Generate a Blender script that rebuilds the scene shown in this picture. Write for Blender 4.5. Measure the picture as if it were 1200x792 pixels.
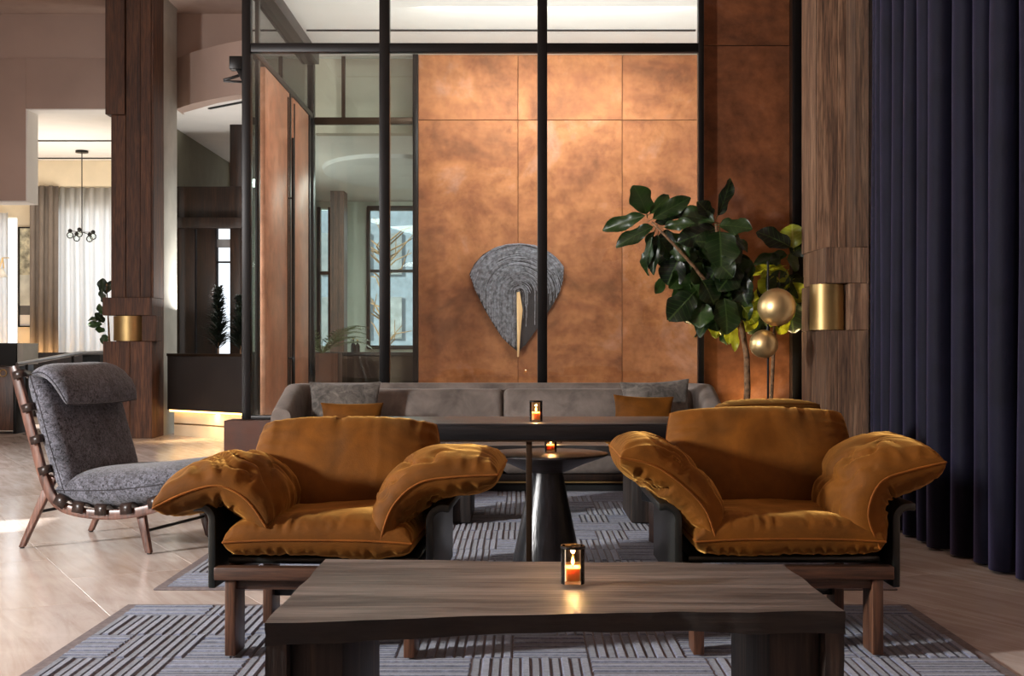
import bpy, bmesh, math, random
import numpy as np
from mathutils import Vector, Matrix, noise

for _o in list(bpy.data.objects):
    bpy.data.objects.remove(_o)
S = bpy.context.scene
COL = S.collection
R = math.radians
PI = math.pi
random.seed(11)

# ------------------------------------------------------------------ camera
CAM_H = 1.1
F = 1500.0                       # focal length in pixels of the 1200 px wide frame (45 mm on 36 mm)
PX, PY = 608.0, 408.0            # where the optical axis meets the frame (shift lens)
cd = bpy.data.cameras.new('camera')
cd.sensor_width = 36.0
cd.lens = 45.0
cd.shift_x = -(PX - 600) / 1200
cd.shift_y = (PY - 396) / 1200
cd.clip_end = 200
cam = bpy.data.objects.new('camera', cd)
COL.objects.link(cam)
cam.location = (0, 0, CAM_H)
cam.rotation_euler = (R(90), 0, 0)
S.camera = cam

# ------------------------------------------------------------------ world, sun, daylight, exposure
S.view_settings.view_transform = 'Standard'
S.view_settings.look = 'None'
S.view_settings.gamma = 1.0
S.view_settings.use_curve_mapping = False
S.view_settings.exposure = -0.08
S.cycles.transparent_max_bounces = 24
S.cycles.max_bounces = 8
S.cycles.sample_clamp_indirect = 6.0

wd = bpy.data.worlds.new('overcast_sky')
S.world = wd
wd.use_nodes = True
wd.node_tree.nodes['Background'].inputs[0].default_value = (0.86, 0.93, 1.0, 1)
wd.node_tree.nodes['Background'].inputs[1].default_value = 1.5


def area(name, loc, target, sx, sy, power, col=(1, 1, 1)):
    l = bpy.data.lights.new(name, 'AREA')
    l.shape = 'RECTANGLE'
    l.size, l.size_y = sx, sy
    l.energy = power
    l.color = col
    o = bpy.data.objects.new(name, l)
    COL.objects.link(o)
    o.location = loc
    o.rotation_euler = (Vector(target) - Vector(loc)).to_track_quat('-Z', 'Y').to_euler()
    return o


def point(name, loc, power, col=(1, 1, 1), r=0.05):
    l = bpy.data.lights.new(name, 'POINT')
    l.energy = power
    l.color = col
    l.shadow_soft_size = r
    o = bpy.data.objects.new(name, l)
    COL.objects.link(o)
    o.location = loc
    return o


def spot(name, loc, target, power, ang, col=(1, 1, 1), r=0.05, blend=0.6):
    l = bpy.data.lights.new(name, 'SPOT')
    l.energy = power
    l.color = col
    l.spot_size = R(ang)
    l.spot_blend = blend
    l.shadow_soft_size = r
    o = bpy.data.objects.new(name, l)
    COL.objects.link(o)
    o.location = loc
    o.rotation_euler = (Vector(target) - Vector(loc)).to_track_quat('-Z', 'Y').to_euler()
    return o


sl = bpy.data.lights.new('sun', 'SUN')
sl.energy = 14.0
sl.angle = R(0.8)
sl.color = (1.0, 0.98, 0.95)
sun = bpy.data.objects.new('sun', sl)
COL.objects.link(sun)
sun.rotation_euler = Vector((0.83, 0.50, -0.52)).to_track_quat('-Z', 'Y').to_euler()

# daylight through the tall windows of the left wall
area('daylight_near_window', (-7.1, 2.4, 2.5), (0.0, 4.9, 0.5), 0.7, 0.7, 1000, (1.0, 0.98, 0.96))
area('daylight_far_window', (-7.1, 11.0, 2.6), (0.0, 8.0, 1.0), 3.4, 3.0, 215, (0.95, 0.97, 1.0))
# entrance vestibule: recessed ceiling light and an added lamp brightening the ceiling from below
area('vestibule_downlight', (0.35, 12.2, 4.33), (0.35, 13.6, 1.2), 2.6, 0.6, 135, (1.0, 0.98, 0.97))
area('vestibule_ceiling_fill', (0.3, 12.0, 2.2), (0.3, 12.3, 4.4), 3.6, 0.8, 70, (1.0, 0.98, 0.97))
# dining room beyond the left opening
area('dining_daylight_window', (-6.9, 22.45, 2.3), (-6.9, 10, 2.0), 2.3, 2.3, 34, (0.95, 0.98, 1.0))
area('dining_daylight_side_window', (-9.0, 22.45, 2.2), (-9.0, 10, 2.0), 0.9, 2.2, 13, (0.95, 0.98, 1.0))
area('dining_ceiling_fill', (-7.0, 19.4, 2.0), (-7.0, 20.0, 4.3), 2.0, 2.0, 90, (1.0, 0.90, 0.76))  # added fill shining up to brighten the dining ceiling
area('lobby_ceiling_fill', (-4.0, 16.9, 1.6), (-4.05, 16.95, 4.2), 0.8, 0.5, 40, (1.0, 0.97, 0.92))  # added fill, lifts the curved ceiling beside the pillar
# room behind the rear glass
area('rear_room_light', (-1.6, 18.5, 3.5), (-1.8, 18.8, 0), 2.0, 3.0, 240, (0.96, 1.0, 0.97))


# ------------------------------------------------------------------ helpers
def W(x, y, d):
    """the point at distance d that the photograph shows at pixel x, y"""
    return Vector(((x - PX) * d / F, d, CAM_H + (PY - y) * d / F))


def lin(c):
    out = []
    for v in c[:3]:
        v = v / 255.0
        out.append(v / 12.92 if v <= 0.04045 else ((v + 0.055) / 1.055) ** 2.4)
    return (*out, 1.0)


ORIG = {}


class MB:
    def __init__(self):
        self.v, self.f, self.mi = [], [], []

    def add(self, verts, faces):
        b = len(self.v)
        self.v += [tuple(p) for p in verts]
        self.f += [tuple(i + b for i in f) for f in faces]
        return self

    def box(self, x0, x1, y0, y1, z0, z1, rot=0, piv=None):
        vs = [(x, y, z) for x in (x0, x1) for y in (y0, y1) for z in (z0, z1)]
        if rot:
            px, py = piv or ((x0 + x1) / 2, (y0 + y1) / 2)
            c, s = math.cos(rot), math.sin(rot)
            vs = [(px + (x - px) * c - (y - py) * s, py + (x - px) * s + (y - py) * c, z) for x, y, z in vs]
        return self.add(vs, [(0, 1, 3, 2), (4, 6, 7, 5), (0, 4, 5, 1), (2, 3, 7, 6), (0, 2, 6, 4), (1, 5, 7, 3)])

    def prism(self, poly, z0, z1, fm=None):
        """poly of (a, b) extruded from z0 to z1; fm maps (a, b, c) to x, y, z"""
        fm = fm or (lambda a, b, c: (a, b, c))
        n = len(poly)
        vs = [fm(a, b, z0) for a, b in poly] + [fm(a, b, z1) for a, b in poly]
        fs = [tuple(range(n - 1, -1, -1)), tuple(range(n, 2 * n))]
        fs += [(i, (i + 1) % n, n + (i + 1) % n, n + i) for i in range(n)]
        return self.add(vs, fs)

    def tube(self, pts, r, n=8, closed=False, flat=1.0):
        pts = [Vector(p) for p in pts]
        m = len(pts)
        rs = r if isinstance(r, (list, tuple)) else [r] * m
        vs, fs = [], []
        up = Vector((0, 0, 1))
        prev = None
        for i, p in enumerate(pts):
            a = pts[(i - 1) % m] if (closed or i > 0) else p
            b = pts[(i + 1) % m] if (closed or i < m - 1) else p
            t = (b - a).normalized() if (b - a).length > 1e-9 else Vector((0, 0, 1))
            if prev is None:
                ref = up if abs(t.z) < 0.95 else Vector((1, 0, 0))
                u = t.cross(ref).normalized()
            else:
                u = (prev - t * prev.dot(t))
                u = u.normalized() if u.length > 1e-6 else t.cross(up).normalized()
            prev = u
            w = t.cross(u)
            for k in range(n):
                an = 2 * PI * k / n
                vs.append(p + u * (math.cos(an) * rs[i]) + w * (math.sin(an) * rs[i] * flat))
        for i in range(m if closed else m - 1):
            j = (i + 1) % m
            for k in range(n):
                l = (k + 1) % n
                fs.append((i * n + k, i * n + l, j * n + l, j * n + k))
        if not closed:
            fs.append(tuple(range(n - 1, -1, -1)))
            fs.append(tuple(range((m - 1) * n, m * n)))
        return self.add(vs, fs)

    def lathe(self, prof, n=32, c=(0, 0, 0)):
        vs, fs = [], []
        for r, z in prof:
            r = max(r, 1e-4)
            for k in range(n):
                a = 2 * PI * k / n
                vs.append((c[0] + r * math.cos(a), c[1] + r * math.sin(a), c[2] + z))
        for i in range(len(prof) - 1):
            for k in range(n):
                l = (k + 1) % n
                fs.append((i * n + k, i * n + l, (i + 1) * n + l, (i + 1) * n + k))
        return self.add(vs, fs)

    def ball(self, c, r, n=24, m=14, sx=1, sy=1, sz=1):
        prof = [(math.sin(PI * i / m), -math.cos(PI * i / m)) for i in range(m + 1)]
        b = len(self.v)
        self.lathe(prof, n)
        for i in range(b, len(self.v)):
            x, y, z = self.v[i]
            self.v[i] = (c[0] + x * r * sx, c[1] + y * r * sy, c[2] + z * r * sz)
        return self

    def grid(self, P, close_u=False):
        nu, nv = len(P), len(P[0])
        vs = [p for row in P for p in row]
        fs = []
        for i in range(nu if close_u else nu - 1):
            for j in range(nv - 1):
                a = (i + 1) % nu
                fs.append((i * nv + j, a * nv + j, a * nv + j + 1, i * nv + j + 1))
        return self.add(vs, fs)

    def bar(self, p, q, w, h):
        """a square bar between two points, w across and h upright"""
        p, q = Vector(p), Vector(q)
        t = (q - p).normalized()
        ref = Vector((0, 0, 1)) if abs(t.z) < 0.95 else Vector((0, 1, 0))
        u = t.cross(ref).normalized() * w / 2
        v = u.cross(t).normalized() * h / 2
        vs = [p - u - v, p + u - v, p + u + v, p - u + v, q - u - v, q + u - v, q + u + v, q - u + v]
        return self.add(vs, [(3, 2, 1, 0), (4, 5, 6, 7), (0, 1, 5, 4), (1, 2, 6, 5), (2, 3, 7, 6), (3, 0, 4, 7)])

    def build(self, name, mat, parent=None, bev=0, seg=2, ang=35, smooth=True, weld=False, recalc=True, world=True):
        me = bpy.data.meshes.new(name)
        off = ORIG.get(parent.name, Vector()) if (parent is not None and world) else Vector()
        me.from_pydata([(Vector(p) - off)[:] for p in self.v], [], self.f)
        if bev or weld or recalc:
            bm = bmesh.new()
            bm.from_mesh(me)
            if weld:
                bmesh.ops.remove_doubles(bm, verts=bm.verts, dist=1e-5)
            if recalc:
                bmesh.ops.recalc_face_normals(bm, faces=bm.faces)
            if bev:
                es = [e for e in bm.edges if len(e.link_faces) == 2 and e.calc_face_angle(0) > R(30)]
                bmesh.ops.bevel(bm, geom=es, offset=bev, segments=seg, affect='EDGES', profile=0.5, clamp_overlap=True)
            bm.to_mesh(me)
            bm.free()
        if smooth:
            me.polygons.foreach_set('use_smooth', [True] * len(me.polygons))
            me.set_sharp_from_angle(angle=R(ang))
        me.materials.append(mat)
        o = bpy.data.objects.new(name, me)
        COL.objects.link(o)
        if parent is not None:
            o.parent = parent
            ORIG[o.name] = off
        else:
            ORIG[o.name] = Vector()
        return o


def tag(o, label, cat, group=None, kind=None):
    if label:
        o['label'] = label
    if cat:
        o['category'] = cat
    if group:
        o['group'] = group
    if kind:
        o['kind'] = kind
    return o


def thing(name, label, cat, loc=(0, 0, 0), rz=0, group=None):
    o = bpy.data.objects.new(name, None)
    o.empty_display_size = 0.05
    COL.objects.link(o)
    o.location = loc
    o.rotation_euler = (0, 0, rz)
    ORIG[o.name] = Vector(loc)
    return tag(o, label, cat, group)


def struct(o):
    o['kind'] = 'structure'
    return o


def copy_tree(o, parent=None):
    c = o.copy()
    COL.objects.link(c)
    if parent is not None:
        c.parent = parent
    ORIG[c.name] = ORIG.get(o.name, Vector())
    for ch in [x for x in bpy.data.objects if x.parent == o]:
        copy_tree(ch, c)
    return c


# ------------------------------------------------------------------ materials
class NT:
    def __init__(self, name):
        self.m = bpy.data.materials.new(name)
        self.m.use_nodes = True
        self.t = self.m.node_tree
        self.b = self.t.nodes['Principled BSDF']
        self.out = self.t.nodes['Material Output']

    def n(self, kind, **kw):
        nd = self.t.nodes.new(kind)
        for k, v in kw.items():
            if k.startswith('_'):
                nd.inputs[int(k[1:])].default_value = v
            else:
                setattr(nd, k, v)
        return nd

    def l(self, a, b):
        self.t.links.new(a, b)

    def coords(self, stretch=(1, 1, 1), rand=True, kind='Object'):
        tc = self.n('ShaderNodeTexCoord')
        mp = self.n('ShaderNodeMapping')
        mp.inputs['Scale'].default_value = stretch
        self.l(tc.outputs[kind], mp.inputs['Vector'])
        if not rand:
            return mp.outputs[0]
        oi = self.n('ShaderNodeObjectInfo')
        ml = self.n('ShaderNodeMath', operation='MULTIPLY')
        ml.inputs[1].default_value = 31.7
        self.l(oi.outputs['Random'], ml.inputs[0])
        ad = self.n('ShaderNodeVectorMath', operation='ADD')
        self.l(mp.outputs[0], ad.inputs[0])
        self.l(ml.outputs[0], ad.inputs[1])
        return ad.outputs[0]

    def noise(self, vec, scale, detail=5, rough=0.55, dist=0.0):
        nz = self.n('ShaderNodeTexNoise')
        nz.inputs['Scale'].default_value = scale
        nz.inputs['Detail'].default_value = detail
        nz.inputs['Roughness'].default_value = rough
        nz.inputs['Distortion'].default_value = dist
        self.l(vec, nz.inputs['Vector'])
        return nz.outputs['Fac']

    def ramp(self, fac, stops):
        rp = self.n('ShaderNodeValToRGB')
        el = rp.color_ramp.elements
        while len(el) < len(stops):
            el.new(0.5)
        for e, (p, c) in zip(el, stops):
            e.position = p
            e.color = lin(c)
        self.l(fac, rp.inputs[0])
        return rp.outputs[0]

    def mix(self, a, b, fac, mode='MIX'):
        mx = self.n('ShaderNodeMix', data_type='RGBA', blend_type=mode)
        for src, i in ((fac, 0), (a, 6), (b, 7)):
            if hasattr(src, 'links'):
                self.l(src, mx.inputs[i])
            else:
                mx.inputs[i].default_value = src
        return mx.outputs[2]

    def rand_value(self, col, lo, hi):
        oi = self.n('ShaderNodeObjectInfo')
        mr = self.n('ShaderNodeMapRange')
        mr.inputs[3].default_value = lo
        mr.inputs[4].default_value = hi
        self.l(oi.outputs['Random'], mr.inputs[0])
        hs = self.n('ShaderNodeHueSaturation')
        self.l(mr.outputs[0], hs.inputs['Value'])
        self.l(col, hs.inputs['Color'])
        return hs.outputs[0]

    def bump(self, fac, strength=0.3, dist=0.01):
        bp = self.n('ShaderNodeBump')
        bp.inputs['Strength'].default_value = strength
        bp.inputs['Distance'].default_value = dist
        self.l(fac, bp.inputs['Height'])
        self.l(bp.outputs[0], self.b.inputs['Normal'])

    def set(self, **kw):
        for k, v in kw.items():
            self.b.inputs[k.replace('_', ' ')].default_value = v
        return self


def plain(name, col, rough=0.5, metal=0.0, var=0.10, vs=4.0, bump=0.0, bs=60, **kw):
    t = NT(name)
    v = t.coords()
    f = t.noise(v, vs, 4)
    c1 = tuple(max(0, c * (1 - var)) for c in col)
    c2 = tuple(min(255, c * (1 + var)) for c in col)
    t.l(t.ramp(f, [(0.3, c1), (0.7, c2)]), t.b.inputs['Base Color'])
    t.set(Roughness=rough, Metallic=metal, **kw)
    if bump:
        t.bump(t.noise(v, bs, 3), bump, 0.004)
    return t.m


def wood(name, c1, c2, c3, axis='x', scale=9.0, rough=0.5, bump=0.25, rlo=0.85, rhi=1.15, knots=0.0):
    t = NT(name)
    st = [1.0, 1.0, 1.0]
    st['xyz'.index(axis)] = 0.07
    v = t.coords(tuple(st))
    f = t.noise(v, scale * 2.2, 8, 0.62, 0.6)
    st2 = [2.2, 2.2, 2.2]
    st2['xyz'.index(axis)] = 0.12
    g = t.noise(t.coords(tuple(st2)), scale * 6, 3, 0.6)
    col = t.ramp(f, [(0.28, c1), (0.5, c2), (0.72, c3)])
    big = t.noise(t.coords((1.0, 1.0, 1.0)), 1.7, 3, 0.6)
    col = t.mix(col, lin(c1), t.ramp(big, [(0.5, (0, 0, 0)), (0.8, (150, 150, 150))]))
    col = t.mix(col, t.ramp(g, [(0.38, (95, 95, 95)), (0.58, (255, 255, 255))]), 0.62, 'MULTIPLY')
    col = t.rand_value(col, rlo, rhi)
    t.l(col, t.b.inputs['Base Color'])
    t.set(Roughness=rough)
    t.bump(g, bump, 0.004)
    return t.m


def copper(name, dark, mid, light, pink, rough=0.42, metal=0.55):
    t = NT(name)
    v = t.coords((1, 1, 1))
    big = t.noise(v, 1.15, 7, 0.66, 0.5)
    fine = t.noise(v, 7.0, 6, 0.65)
    streak = t.noise(t.coords((0.5, 1, 2.4)), 2.2, 5, 0.6, 0.4)
    col = t.ramp(big, [(0.36, dark), (0.47, mid), (0.57, light), (0.68, pink)])
    col = t.mix(col, t.ramp(streak, [(0.35, mid), (0.65, light)]), 0.45)
    col = t.mix(col, t.ramp(fine, [(0.3, (170, 160, 150)), (0.6, (255, 255, 255))]), 0.6, 'MULTIPLY')
    t.l(col, t.b.inputs['Base Color'])
    rr = t.n('ShaderNodeMapRange')
    rr.inputs[3].default_value = rough - 0.1
    rr.inputs[4].default_value = rough + 0.14
    t.l(fine, rr.inputs[0])
    t.l(rr.outputs[0], t.b.inputs['Roughness'])
    t.set(Metallic=metal)
    t.bump(big, 0.05, 0.01)
    return t.m


def glass(name, tint=(0.93, 0.97, 0.95), refl=1.0):
    t = NT(name)
    t.t.nodes.remove(t.b)
    tr = t.n('ShaderNodeBsdfTransparent')
    tr.inputs[0].default_value = (*tint, 1)
    gl = t.n('ShaderNodeBsdfGlossy')
    gl.inputs['Roughness'].default_value = 0.02
    gl.inputs['Color'].default_value = (refl, refl, refl, 1)
    fr = t.n('ShaderNodeFresnel')
    fr.inputs[0].default_value = 1.45
    mx = t.n('ShaderNodeMixShader')
    t.l(fr.outputs[0], mx.inputs[0])
    t.l(tr.outputs[0], mx.inputs[1])
    t.l(gl.outputs[0], mx.inputs[2])
    t.l(mx.outputs[0], t.out.inputs[0])
    return t.m


def emit(name, col, strength):
    t = NT(name)
    t.t.nodes.remove(t.b)
    e = t.n('ShaderNodeEmission')
    e.inputs[0].default_value = lin(col)
    e.inputs[1].default_value = strength
    t.l(e.outputs[0], t.out.inputs[0])
    return t.m


def sheer(name, col, transp=0.35):
    t = NT(name)
    t.t.nodes.remove(t.b)
    tl = t.n('ShaderNodeBsdfTranslucent')
    tl.inputs[0].default_value = lin(col)
    df = t.n('ShaderNodeBsdfDiffuse')
    df.inputs[0].default_value = lin(col)
    tr = t.n('ShaderNodeBsdfTransparent')
    m1 = t.n('ShaderNodeMixShader')
    m1.inputs[0].default_value = 0.45
    t.l(tl.outputs[0], m1.inputs[1])
    t.l(df.outputs[0], m1.inputs[2])
    m2 = t.n('ShaderNodeMixShader')
    m2.inputs[0].default_value = transp
    t.l(m1.outputs[0], m2.inputs[1])
    t.l(tr.outputs[0], m2.inputs[2])
    t.l(m2.outputs[0], t.out.inputs[0])
    return t.m


def velvet(name, base, sheen_col, sheen=0.6, srough=0.35):
    t = NT(name)
    v = t.coords()
    big = t.noise(v, 5.0, 4, 0.6, 0.4)
    fine = t.noise(v, 240, 2)
    c1 = tuple(c * 0.80 for c in base)
    c2 = tuple(min(255, c * 1.14) for c in base)
    t.l(t.ramp(big, [(0.3, c1), (0.7, c2)]), t.b.inputs['Base Color'])
    t.set(Roughness=0.72)
    t.b.inputs['Sheen Weight'].default_value = sheen
    t.b.inputs['Sheen Roughness'].default_value = srough
    t.b.inputs['Sheen Tint'].default_value = lin(sheen_col)
    t.b.inputs['Specular IOR Level'].default_value = 0.15
    mxf = t.n('ShaderNodeMath', operation='MULTIPLY_ADD')
    t.l(t.noise(v, 26, 4, 0.6, 0.8), mxf.inputs[0])
    mxf.inputs[1].default_value = 2.0
    t.l(fine, mxf.inputs[2])
    t.bump(mxf.outputs[0], 0.18, 0.004)
    return t.m


def boucle(name, c1, c2, scale=150):
    t = NT(name)
    v = t.coords()
    f = t.noise(v, scale, 4, 0.7, 1.2)
    big = t.noise(v, 9, 3)
    col = t.ramp(f, [(0.36, c1), (0.62, c2)])
    col = t.mix(col, t.ramp(big, [(0.35, (175, 175, 175)), (0.65, (255, 255, 255))]), 0.7, 'MULTIPLY')
    t.l(col, t.b.inputs['Base Color'])
    t.set(Roughness=0.9)
    t.b.inputs['Sheen Weight'].default_value = 0.3
    t.bump(f, 0.8, 0.006)
    return t.m


def leaf_mat(name, c1, c2, vein, trans=0.25):
    t = NT(name)
    tc = t.n('ShaderNodeTexCoord')
    sp = t.n('ShaderNodeSeparateXYZ')
    t.l(tc.outputs['Object'], sp.inputs[0])
    ab = t.n('ShaderNodeMath', operation='ABSOLUTE')
    t.l(sp.outputs[0], ab.inputs[0])
    # side veins run outward and forward from the midrib
    k = t.n('ShaderNodeMath', operation='MULTIPLY_ADD')
    t.l(ab.outputs[0], k.inputs[0])
    k.inputs[1].default_value = -0.55
    t.l(sp.outputs[1], k.inputs[2])
    mu = t.n('ShaderNodeMath', operation='MULTIPLY')
    t.l(k.outputs[0], mu.inputs[0])
    mu.inputs[1].default_value = 42.0
    sn = t.n('ShaderNodeMath', operation='SINE')
    t.l(mu.outputs[0], sn.inputs[0])
    vf = t.ramp(sn.outputs[0], [(0.86, (0, 0, 0)), (0.99, (210, 210, 210))])
    mr = t.ramp(ab.outputs[0], [(0.008, (255, 255, 255)), (0.03, (0, 0, 0))])
    ad = t.mix(vf, mr, 1.0, 'ADD')
    oi = t.n('ShaderNodeObjectInfo')
    base = t.ramp(oi.outputs['Random'], [(0.1, c1), (0.9, c2)])
    t.l(t.mix(base, lin(vein), ad), t.b.inputs['Base Color'])
    t.set(Roughness=0.34)
    tl = t.n('ShaderNodeBsdfTranslucent')
    t.l(t.mix(base, lin(c2), 0.5), tl.inputs[0])
    ms = t.n('ShaderNodeMixShader')
    ms.inputs[0].default_value = trans
    t.l(t.b.outputs[0], ms.inputs[1])
    t.l(tl.outputs[0], ms.inputs[2])
    t.l(ms.outputs[0], t.out.inputs[0])
    return t.m


def pile_mat(name):
    t = NT(name)
    at = t.n('ShaderNodeAttribute', attribute_name='shade')
    v = t.coords(rand=False)
    f = t.noise(v, 55, 5, 0.7)
    col = t.ramp(at.outputs['Fac'], [(0.0, (76, 82, 99)), (0.5, (104, 111, 132)), (1.0, (135, 143, 168))])
    col = t.mix(col, t.ramp(f, [(0.3, (120, 118, 122)), (0.7, (255, 255, 255))]), 0.75, 'MULTIPLY')
    t.l(col, t.b.inputs['Base Color'])
    t.set(Roughness=0.85)
    t.b.inputs['Sheen Weight'].default_value = 0.25
    t.bump(t.noise(v, 260, 2), 0.5, 0.004)
    return t.m


def stone(name):
    t = NT(name)
    v = t.coords((1.0, 1.0, 1.0))
    f = t.noise(v, 1.6, 6, 0.6, 0.5)
    s = t.noise(t.coords((0.6, 5.0, 1.0)), 2.4, 6, 0.65, 0.7)
    col = t.ramp(f, [(0.3, (204, 188, 177)), (0.55, (216, 203, 194)), (0.75, (226, 215, 207))])
    col = t.mix(col, t.ramp(s, [(0.36, (212, 196, 184)), (0.6, (255, 255, 255))]), 0.5, 'MULTIPLY')
    col = t.rand_value(col, 0.97, 1.03)
    t.l(col, t.b.inputs['Base Color'])
    rr = t.n('ShaderNodeMapRange')
    rr.inputs[3].default_value = 0.10
    rr.inputs[4].default_value = 0.26
    t.l(s, rr.inputs[0])
    t.l(rr.outputs[0], t.b.inputs['Roughness'])
    return t.m


m_tile = stone('travertine')
m_frosted = sheer('frosted_pane', (225, 228, 230), 0.0)
m_grout = plain('grout', (172, 154, 140), 0.6)
m_taupe = plain('taupe_plaster', (176, 153, 141), 0.85, var=0.04, vs=1.0)
m_ceiling = plain('white_plaster', (232, 228, 224), 0.9, var=0.01)
m_hallceil = plain('hall_ceiling_plaster', (182, 158, 144), 0.9, var=0.03)
m_cream = plain('cream_plaster', (226, 212, 186), 0.9, var=0.02)
m_greywall = plain('grey_green_plaster', (150, 146, 126), 0.9, var=0.03)
m_palewall = plain('pale_green_plaster', (205, 212, 200), 0.9, var=0.02)
m_concrete = plain('pale_concrete', (176, 172, 162), 0.75, var=0.06, vs=3)
m_black = plain('black_metal', (26, 24, 24), 0.38, 0.6, var=0.1)
m_slot = plain('slot_black', (12, 12, 12), 0.7)
m_bronze = plain('dark_bronze', (58, 44, 32), 0.4, 0.7)
m_steel = plain('brushed_steel', (170, 172, 178), 0.3, 0.9)
m_brass = plain('brass', (236, 206, 150), 0.40, 0.95, var=0.05)
m_brassdull = plain('aged_brass', (170, 142, 94), 0.42, 0.85, var=0.08)
m_copper = copper('patina_copper', (96, 58, 42), (160, 100, 66), (196, 130, 84), (210, 160, 138))
m_copperd = copper('dark_patina_copper', (70, 46, 36), (124, 79, 54), (158, 100, 64), (170, 126, 110))
m_copperp = copper('plinth_copper', (58, 32, 22), (84, 46, 30), (104, 58, 36), (96, 58, 42), 0.62, 0.15)
m_doorcop = copper('door_copper', (160, 106, 80), (184, 126, 98), (198, 142, 112), (210, 164, 140), 0.4, 0.4)
m_glass = glass('clear_glass')
m_amber = glass('amber_glass', (1.0, 0.89, 0.73))
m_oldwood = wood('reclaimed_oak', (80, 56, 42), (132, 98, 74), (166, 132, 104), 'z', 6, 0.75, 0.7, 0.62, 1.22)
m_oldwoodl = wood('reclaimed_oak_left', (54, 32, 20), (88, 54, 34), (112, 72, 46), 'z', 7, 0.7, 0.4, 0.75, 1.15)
m_darkwood = wood('dark_stained_oak', (22, 12, 7), (42, 24, 14), (60, 36, 21), 'z', 6, 0.5, 0.2)
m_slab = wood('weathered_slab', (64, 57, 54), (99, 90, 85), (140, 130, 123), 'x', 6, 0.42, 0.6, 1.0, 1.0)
m_slabshade = wood('weathered_slab_shaded_edge', (16, 12, 11), (27, 22, 20), (48, 39, 33), 'x', 5, 0.6, 0.5, 1.0, 1.0)  # same slab wood, shade on the front face put into the colour
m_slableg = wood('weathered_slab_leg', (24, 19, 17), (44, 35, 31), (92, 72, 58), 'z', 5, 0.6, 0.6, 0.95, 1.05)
m_black_oak = wood('blackened_oak', (12, 11, 12), (21, 19, 21), (36, 34, 37), 'x', 7, 0.38, 0.2, 1, 1)
m_oak_lit_top = wood('blackened_oak_lit_top', (36, 33, 34), (60, 56, 57), (92, 87, 88), 'x', 7, 0.36, 0.3, 1, 1)  # black oak with light on the upper face put into the colour
m_black_oakz = wood('blackened_oak_base', (14, 13, 15), (24, 23, 26), (46, 45, 50), 'z', 7, 0.30, 0.3, 1, 1)
m_walnut = wood('walnut', (56, 35, 25), (88, 57, 40), (112, 75, 54), 'z', 8, 0.42, 0.15)
m_walnutx = wood('walnut_rail', (56, 35, 25), (86, 56, 39), (112, 75, 54), 'x', 8, 0.42, 0.15, 0.95, 1.05)
m_frame = wood('lounge_walnut', (74, 48, 38), (104, 70, 58), (130, 92, 76), 'z', 6, 0.35, 0.1, 0.95, 1.05)
m_leather = plain('dark_green_leather', (24, 26, 23), 0.34, var=0.15, bump=0.1, bs=180)
m_strap = plain('black_leather_strap', (40, 28, 24), 0.35, bump=0.1, bs=120)
m_velvet = velvet('ochre_velvet', (102, 60, 14), (240, 182, 96), 0.9, 0.32)
m_piping = velvet('ochre_piping', (124, 70, 22), (240, 170, 80), 0.5)
m_boucle = boucle('grey_boucle', (16, 16, 20), (126, 127, 140), 60)
m_sofa = velvet('taupe_velvet', (118, 109, 103), (190, 182, 176), 0.35)
m_fur = boucle('mottled_grey_fur', (76, 71, 66), (122, 115, 108), 12)
m_navy = velvet('navy_velvet', (18, 17, 31), (134, 130, 184), 0.85, 0.36)
m_greydrape = plain('grey_drape', (120, 110, 102), 0.9, var=0.05)
m_sheer = sheer('white_sheer', (226, 226, 226), 0.22)
m_pile = pile_mat('rug_pile')
m_rugbase = plain('rug_base', (116, 106, 106), 0.95, var=0.12, vs=40, bump=0.5, bs=300)
m_wax = plain('candle_wax', (240, 200, 140), 0.6, var=0.02, Subsurface_Weight=0.3)
m_flame = emit('candle_flame', (255, 205, 120), 26)
m_led = emit('warm_led', (255, 190, 105), 9)
m_globe_white = plain('frosted_glass_shade', (240, 236, 226), 0.5)
m_leafd = leaf_mat('fig_leaf', (14, 26, 16), (44, 70, 28), (62, 82, 40), 0.14)
m_leaf_uplit = leaf_mat('fig_leaf_uplit', (112, 134, 36), (176, 184, 48), (200, 205, 110), 0.55)  # fig leaf with the yellow glow of the uplight put into its colour
m_bark = plain('fig_bark', (120, 92, 66), 0.85, var=0.3, vs=30, bump=0.5)
m_shrub = plain('dark_foliage', (26, 36, 24), 0.6, var=0.3)
m_palm = plain('palm_foliage', (92, 104, 66), 0.5, var=0.25)
m_pot = plain('dark_planter_glaze', (40, 36, 34), 0.5)
m_soil = plain('potting_soil', (46, 34, 26), 0.95, var=0.3, vs=60)
m_fibre = plain('grey_fibre', (124, 124, 133), 0.7, var=0.35, vs=30)
m_fibred = plain('dark_fibre', (44, 42, 46), 0.9, var=0.2)
m_gold = plain('pale_gold_wood', (232, 190, 140), 0.35, 0.3, var=0.05)
m_paper = plain('print_grey', (176, 172, 150), 0.6, var=0.35, vs=9)
m_white = plain('white_paint', (226, 226, 226), 0.6, var=0.02)

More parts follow.
